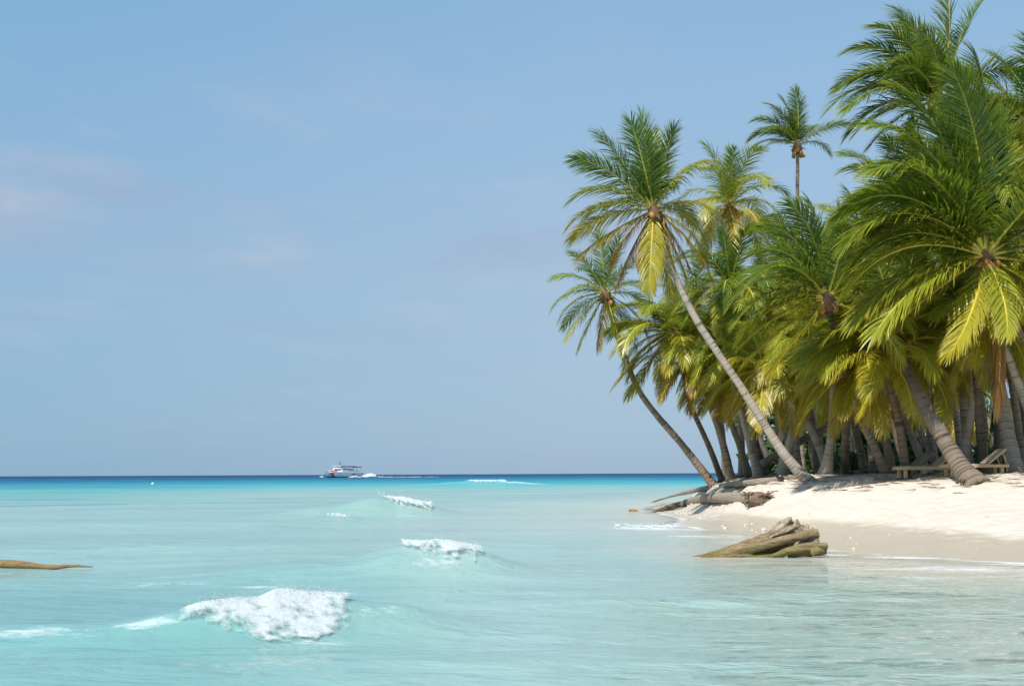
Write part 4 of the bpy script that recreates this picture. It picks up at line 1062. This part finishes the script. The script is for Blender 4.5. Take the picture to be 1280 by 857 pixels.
def hull(side):
    G = Geo()
    st = np.linspace(0, 1, 16)
    rows = []
    for t_ in st:
        x = -11 + 22 * t_
        w = 1.55 * (1 - 0.93 * max(0, (t_ - 0.5) / 0.5) ** 2.2)
        top = 2.6 + 0.9 * t_ ** 2; xs = x + 1.4 * t_ ** 3
        rows.append([(x - 0, 0, -0.5), (x, w * 0.55, -0.2), (x, w * 0.75, 0.55), (xs, w * 0.95, 1.5), (xs, w, top), (xs, -w, top), (xs, -w * 0.95, 1.5), (x, -w * 0.75, 0.55), (x, -w * 0.55, -0.2)])
    V = np.array(rows); V[..., 1] += side * 3.1
    n_, k_ = V.shape[:2]; V = V.reshape(-1, 3); q = []; 
    for i in range(n_ - 1):
        for j in range(k_): q.append((i * k_ + j, i * k_ + (j + 1) % k_, (i + 1) * k_ + (j + 1) % k_, (i + 1) * k_ + j))
    low = [0, 1, 7, 8]
    qa = np.array(q); jj = np.tile(np.arange(k_), n_ - 1)
    G.add(V, qa[~np.isin(jj, low)], mat=0); G.add(V, qa[np.isin(jj, low)], mat=1)
    G.add(V[:k_], tris=[(0, j, j + 1) for j in range(1, k_ - 1)])
    return G.build('hull', [M_HULL, M_HULLDARK], cat, None, False)


hull(1); hull(-1)
G = Geo(); G.box((-1, 0, 2.3), (19, 6.1, 0.7), 0); G.box((8.7, 0, 2.6), (0.6, 6.3, 0.9), 0); G.build('bridge_deck', [M_SEA_REFLECT], cat, None, False)
G = Geo(); G.box((9.1, 0, 3.45), (0.25, 5.0, 0.75), 0); G.build('bow_banner', [M_RED], cat, None, False)
G = Geo(); G.box((0, 0, 2.93), (20, 8.6, 0.22), 0); G.build('deck', [M_HULL], cat, None, False)
G = Geo(); G.box((1.0, 0, 4.1), (9.0, 6.4, 2.1), 0); G.box((4.2, 0, 5.4), (5.0, 6.0, 0.5), 0, Euler((0, 0.1, 0))); G.build('cabin', [M_HULL], cat, None, False)
for sy in (-1, 1):
    for k in range(4):
        G = Geo(); G.box((-2.2 + k * 2.1, sy * 3.21, 4.4), (1.6, 0.06, 0.9), 0); G.build('window', [M_BOATDARK], cat, None, False)
G = Geo(); G.box((5.53, 0, 4.5), (0.06, 5.4, 0.9), 0); G.build('windscreen', [M_BOATDARK], cat, None, False)
G = Geo(); G.box((0.5, 0, 6.5), (12.5, 6.8, 0.22), 0); G.box((0.5, 0, 6.28), (12.3, 6.5, 0.2), 1); G.build('canopy', [M_HULL, M_BLUE], cat, None, False)
G = Geo(); G.box((-8.2, 0, 6.0), (4.4, 6.4, 0.2), 0); G.box((-10.2, 0, 5.9), (0.6, 6.4, 0.45), 1); G.build('aft_awning', [M_BLUE, M_RED], cat, None, False)
for x in (-10.2, -6.4, -4.5, 6.0):
    for sy in (-1, 1):
        G = Geo(); G.tube([(x, sy * 3.1, 2.9), (x, sy * 3.1, 6.3 if x > -5 else 5.95)], 0.09, 6); G.build('post', [M_HULL], cat)
G = Geo()
for sy in (-1, 1):
    G.tube([(-10, sy * 4.2, 3.9), (9.5, sy * 4.0, 4.2)], 0.05, 5)
    for k in range(12): G.tube([(-10 + k * 1.75, sy * 4.2, 2.9), (-10 + k * 1.75, sy * 4.15, 4.0)], 0.035, 5)
G.build('railing', [M_HULL], cat)
G = Geo(); G.tube([(3.5, 0, 6.6), (3.5, 0, 9.0)], 0.08, 6); G.box((3.5, 0, 8.3), (0.2, 1.3, 0.16)); G.build('mast', [M_BOATDARK], cat)
G = Geo()
for sy in (-1, 1):
    for k in range(2): G.box((-3 + k * 1.3, sy * 4.72, 1.9), (0.8, 0.04, 0.45), 0, Euler((0, 0.4, 0)))
G.build('hull_emblem', [M_BLUE], cat, None, False)


def person(loc, rz, shirt, label, sitting=False):
    me = bpy.data.meshes.new('person')
    hip = 0.92 if not sitting else 0.48
    J = [(0, 0, hip), (0, 0, hip + 0.3), (0, 0, hip + 0.52), (0, 0, hip + 0.62), (0, 0.02, hip + 0.75)]
    E = [(0, 1), (1, 2), (2, 3), (3, 4)]; rad = [0.15, 0.14, 0.15, 0.06, 0.11]
    for s in (-1, 1):
        k = len(J)
        if sitting: J += [(s * .1, 0, hip), (s * .12, .42, hip + .02), (s * .12, .45, 0.05), (s * .12, .6, 0.03)]
        else: J += [(s * .1, 0, hip - .05), (s * .12, .03, hip - .45), (s * .13, 0, 0.06), (s * .14, .15, 0.03)]
        E += [(0, k), (k, k + 1), (k + 1, k + 2), (k + 2, k + 3)]; rad += [0.1, 0.07, 0.045, 0.035]
        k = len(J); J += [(s * .19, 0, hip + .5), (s * .27, .03, hip + .24), (s * .25, .18, hip + .05), (s * .25, .24, hip)]
        E += [(2, k), (k, k + 1), (k + 1, k + 2), (k + 2, k + 3)]; rad += [0.065, 0.048, 0.035, 0.03]
    me.from_pydata(J, E, []); ob = bpy.data.objects.new('person', me); COL.objects.link(ob)
    ob.modifiers.new('s', 'SKIN'); sk = me.skin_vertices[0].data
    for v, r_ in zip(sk, rad): v.radius = (r_, r_)
    sk[0].use_root = True
    ob.modifiers.new('d', 'SUBSURF').levels = 1
    dg = bpy.context.evaluated_depsgraph_get(); m2 = bpy.data.meshes.new_from_object(ob.evaluated_get(dg))
    ob.modifiers.clear(); ob.data = m2; m2.materials.clear(); m2.materials.append(M_SKIN); m2.materials.append(shirt); m2.materials.append(M_BLUE)
    for p in m2.polygons:
        z = p.center.z - hip
        p.material_index = 1 if 0.08 < z < 0.6 else (2 if (-0.5 < z <= 0.08 or (z > 0.8)) else 0)
        p.use_smooth = True
    ob.location = loc; ob.rotation_euler = (0, 0, rz)
    return tag(ob, label, 'person', 'passengers on the boat')


M_SKIN = simple_mat('skin', (0.42, 0.24, 0.16), 0.6, 0.1, 3)
SH = [simple_mat('shirt_navy', (0.03, 0.04, 0.08), 0.8), simple_mat('shirt_white', (0.7, 0.7, 0.7), 0.8), simple_mat('shirt_red', (0.5, 0.07, 0.07), 0.8), simple_mat('shirt_orange', (0.6, 0.3, 0.15), 0.8)]
cm = Matrix.Translation((bx[0], bx[1], 0)) @ Matrix.Rotation(R(236), 4, 'Z')
for (x, yv, z), sh_, lab in [((5.3, 0.6, 6.61), 0, 'person in dark clothes standing on top of the boat canopy'), ((7.8, 1.5, 3.04), 3, 'passenger in an orange shirt on the foredeck of the boat'),
                             ((7.6, -2.0, 3.04), 1, 'passenger in a white shirt at the bow rail of the boat'), ((-0.5, 3.8, 3.04), 2, 'passenger in a red shirt at the side rail of the boat'), ((-6.0, 3.3, 3.04), 0, 'passenger in a navy shirt under the aft awning of the boat'),
                             ((-8.0, 3.4, 3.04), 1, 'passenger in a white shirt near the stern of the boat'), ((-5.0, 2.2, 3.04), 3, 'passenger in an orange shirt amidships under the awning')]:
    person(cm @ Vector((x, yv, z)), R(150), SH[sh_], lab)

# wake
G = Geo(); rw = np.random.default_rng(6)


def wake_lump(cx, cy, rx, ry, h, n, seed):
    a = np.linspace(-1, 1, n); A, B = np.meshgrid(a, a)
    body = np.clip(1 - A ** 2 - B ** 2, 0, 1)
    X = cx + A * rx; Y = cy + B * ry
    Z = 0.02 + h * body ** 0.7 * (0.6 + 0.7 * fbm(A * 3, B * 3, seed, 4)) 
    i = np.arange(n - 1)[:, None] * n + np.arange(n - 1)[None, :]
    Q = np.stack([i, i + 1, i + n + 1, i + n], -1).reshape(-1, 4)
    d = body.reshape(-1); keep = d[Q].max(1) > 0.03
    G.add(np.stack([X, Y, Z], -1).reshape(-1, 3), Q[keep], a=np.clip(body * 2.2, 0, 1.0).reshape(-1))


wl = at(464, 597.5, 640)
for px, w, h, k in [(465, 4.6, 2.4, 1), (458, 3.5, 1.6, 2), (448, 5.5, 0.9, 3), (405.5, 1.4, 1.3, 4), (476, 2.5, 0.7, 5), (486, 4, 0.35, 6), (500, 5, 0.3, 7), (517, 6, 0.3, 8), (540, 5, 0.25, 9)]:
    p = at(px, 597.5, 640); wake_lump(p[0], 640 - (9 if px < 470 else 0), w, 3.0, h, 26, k)
o = G.build('boat_wake', [M_FOAM], None, 'dens', True); tag(o, 'white foam wake streaming behind the boat', 'wake', kind='stuff')

# buoy
p = at(191, 603.3, 205)
e = empty('buoy', (p[0], p[1], 0), 'small white mooring buoy floating left of the boat', 'buoy')
G = Geo(); G.blob((0, 0, 0.12), (0.26, 0.26, 0.22), 0, None, None, 14, 10); G.build('float', [M_HULL], e)
G = Geo(); G.tube([(0, 0, 0.3), (0, 0, 0.46)], 0.04, 8); G.build('mooring_ring', [M_BOATDARK], e)

# ------------------------------------------------------------------ sky and sun
SUN = norm(np.array((-0.52, -0.60, 0.98)))
el = math.asin(SUN[2]); az = math.atan2(SUN[0], SUN[1])
w = bpy.data.worlds.new('World'); scene.world = w; w.use_nodes = True
t = w.node_tree; t.nodes.clear()
N_ = t.nodes.new; Lk = t.links.new
out = N_('ShaderNodeOutputWorld'); bg = N_('ShaderNodeBackground'); Lk(bg.outputs[0], out.inputs[0])
sky = N_('ShaderNodeTexSky'); sky.sky_type = 'NISHITA'; sky.sun_disc = False; sky.sun_elevation = el; sky.sun_rotation = az
sky.air_density = 1.0; sky.dust_density = 0.6; sky.ozone_density = 2.0; sky.altitude = 0
SKYK = 0.1
bg.inputs['Strength'].default_value = SKYK
tc = N_('ShaderNodeTexCoord'); sep = N_('ShaderNodeSeparateXYZ'); Lk(tc.outputs['Generated'], sep.inputs[0])


def M(op, a, b=0.0, clamp=False):
    x = N_('ShaderNodeMath'); x.operation = op; x.use_clamp = clamp
    for i, v in enumerate((a, b)):
        if isinstance(v, bpy.types.NodeSocket): Lk(v, x.inputs[i])
        else: x.inputs[i].default_value = v
    return x.outputs[0]


def mixc(f, a, b):
    x = N_('ShaderNodeMix'); x.data_type = 'RGBA'
    for i, v in ((0, f), (6, a), (7, b)):
        if isinstance(v, bpy.types.NodeSocket): Lk(v, x.inputs[i])
        else: x.inputs[i].default_value = (*v, 1) if i else v
    return x.outputs[2]


zz = M('MAXIMUM', sep.outputs['Z'], 0.0)
# tropical haze veils the lower sky
rampn = N_('ShaderNodeValToRGB'); Lk(zz, rampn.inputs[0])
rampn.color_ramp.elements[0].position = 0.0; rampn.color_ramp.elements[0].color = (0.275 / SKYK, 0.402 / SKYK, 0.542 / SKYK, 1)
rampn.color_ramp.elements[1].position = 0.42; rampn.color_ramp.elements[1].color = (0.30 / SKYK, 0.54 / SKYK, 0.78 / SKYK, 1)
e2 = rampn.color_ramp.elements.new(0.19); e2.color = (0.34 / SKYK, 0.466 / SKYK, 0.60 / SKYK, 1)
hz = N_('ShaderNodeMapRange'); Lk(zz, hz.inputs['Value']); hz.inputs['From Min'].default_value = 0.0; hz.inputs['From Max'].default_value = 0.75; hz.inputs['To Min'].default_value = 0.92; hz.inputs['To Max'].default_value = 0.25
c0 = mixc(hz.outputs[0], sky.outputs[0], rampn.outputs[0])
# thin high cloud
pl = N_('ShaderNodeCombineXYZ'); den = M('ADD', zz, 0.10)
Lk(M('DIVIDE', sep.outputs['X'], den), pl.inputs[0]); Lk(M('MULTIPLY', M('DIVIDE', sep.outputs['Y'], den), 1.0), pl.inputs[1])
nz = N_('ShaderNodeTexNoise'); Lk(pl.outputs[0], nz.inputs['Vector']); nz.inputs['Scale'].default_value = 0.9; nz.inputs['Detail'].default_value = 7; nz.inputs['Roughness'].default_value = 0.58; nz.inputs['Distortion'].default_value = 0.35
cf = M('MULTIPLY', M('SUBTRACT', nz.outputs['Fac'], 0.49), 5.5, True)
nz2 = N_('ShaderNodeTexNoise'); Lk(pl.outputs[0], nz2.inputs['Vector']); nz2.inputs['Scale'].default_value = 1.7; nz2.inputs['Detail'].default_value = 4
cloudc = mixc(M('MULTIPLY', M('SUBTRACT', nz2.outputs['Fac'], 0.40), 4.0, True), (0.30 / SKYK, 0.375 / SKYK, 0.515 / SKYK), (0.435 / SKYK, 0.495 / SKYK, 0.59 / SKYK))
band = N_('ShaderNodeValToRGB'); Lk(zz, band.inputs[0]); be = band.color_ramp.elements
be[0].position = 0.0; be[0].color = (0.06,) * 3 + (1,); be[1].position = 0.40; be[1].color = (0.1,) * 3 + (1,)
x_ = be.new(0.14); x_.color = (0.35, 0.35, 0.35, 1); x_ = be.new(0.22); x_.color = (1, 1, 1, 1); x_ = be.new(0.30); x_.color = (0.5, 0.5, 0.5, 1)
cf = M('MULTIPLY', M('MULTIPLY', cf, band.outputs[0]), 1.0)
azf = N_('ShaderNodeMapRange'); Lk(sep.outputs['X'], azf.inputs['Value']); azf.inputs['From Min'].default_value = -0.42; azf.inputs['From Max'].default_value = 0.05; azf.inputs['To Min'].default_value = 1.0; azf.inputs['To Max'].default_value = 0.0
mulx = N_('ShaderNodeMix'); mulx.data_type = 'RGBA'; mulx.blend_type = 'MULTIPLY'; Lk(azf.outputs[0], mulx.inputs[0]); Lk(c0, mulx.inputs[6]); mulx.inputs[7].default_value = (0.80, 0.92, 0.97, 1)
c1 = mixc(cf, mulx.outputs[2], cloudc)
Lk(c1, bg.inputs['Color'])

sl = bpy.data.lights.new('sun', 'SUN'); sl.energy = 4.7; sl.angle = R(0.53); sl.color = (1.0, 0.955, 0.88)
so = bpy.data.objects.new('sun', sl); COL.objects.link(so)
so.rotation_euler = Vector(-SUN).to_track_quat('-Z', 'Y').to_euler(); so.location = (-30, -30, 60)

scene.view_settings.view_transform = 'Standard'; scene.view_settings.look = 'None'
scene.view_settings.exposure = 0.25; scene.view_settings.gamma = 1.0
scene.render.engine = 'CYCLES'
scene.cycles.max_bounces = 8; scene.cycles.transparent_max_bounces = 12
scene.cycles.caustics_reflective = False; scene.cycles.caustics_refractive = False
print('PALM FOOT OFFSETS', PALM_LOG[:36])
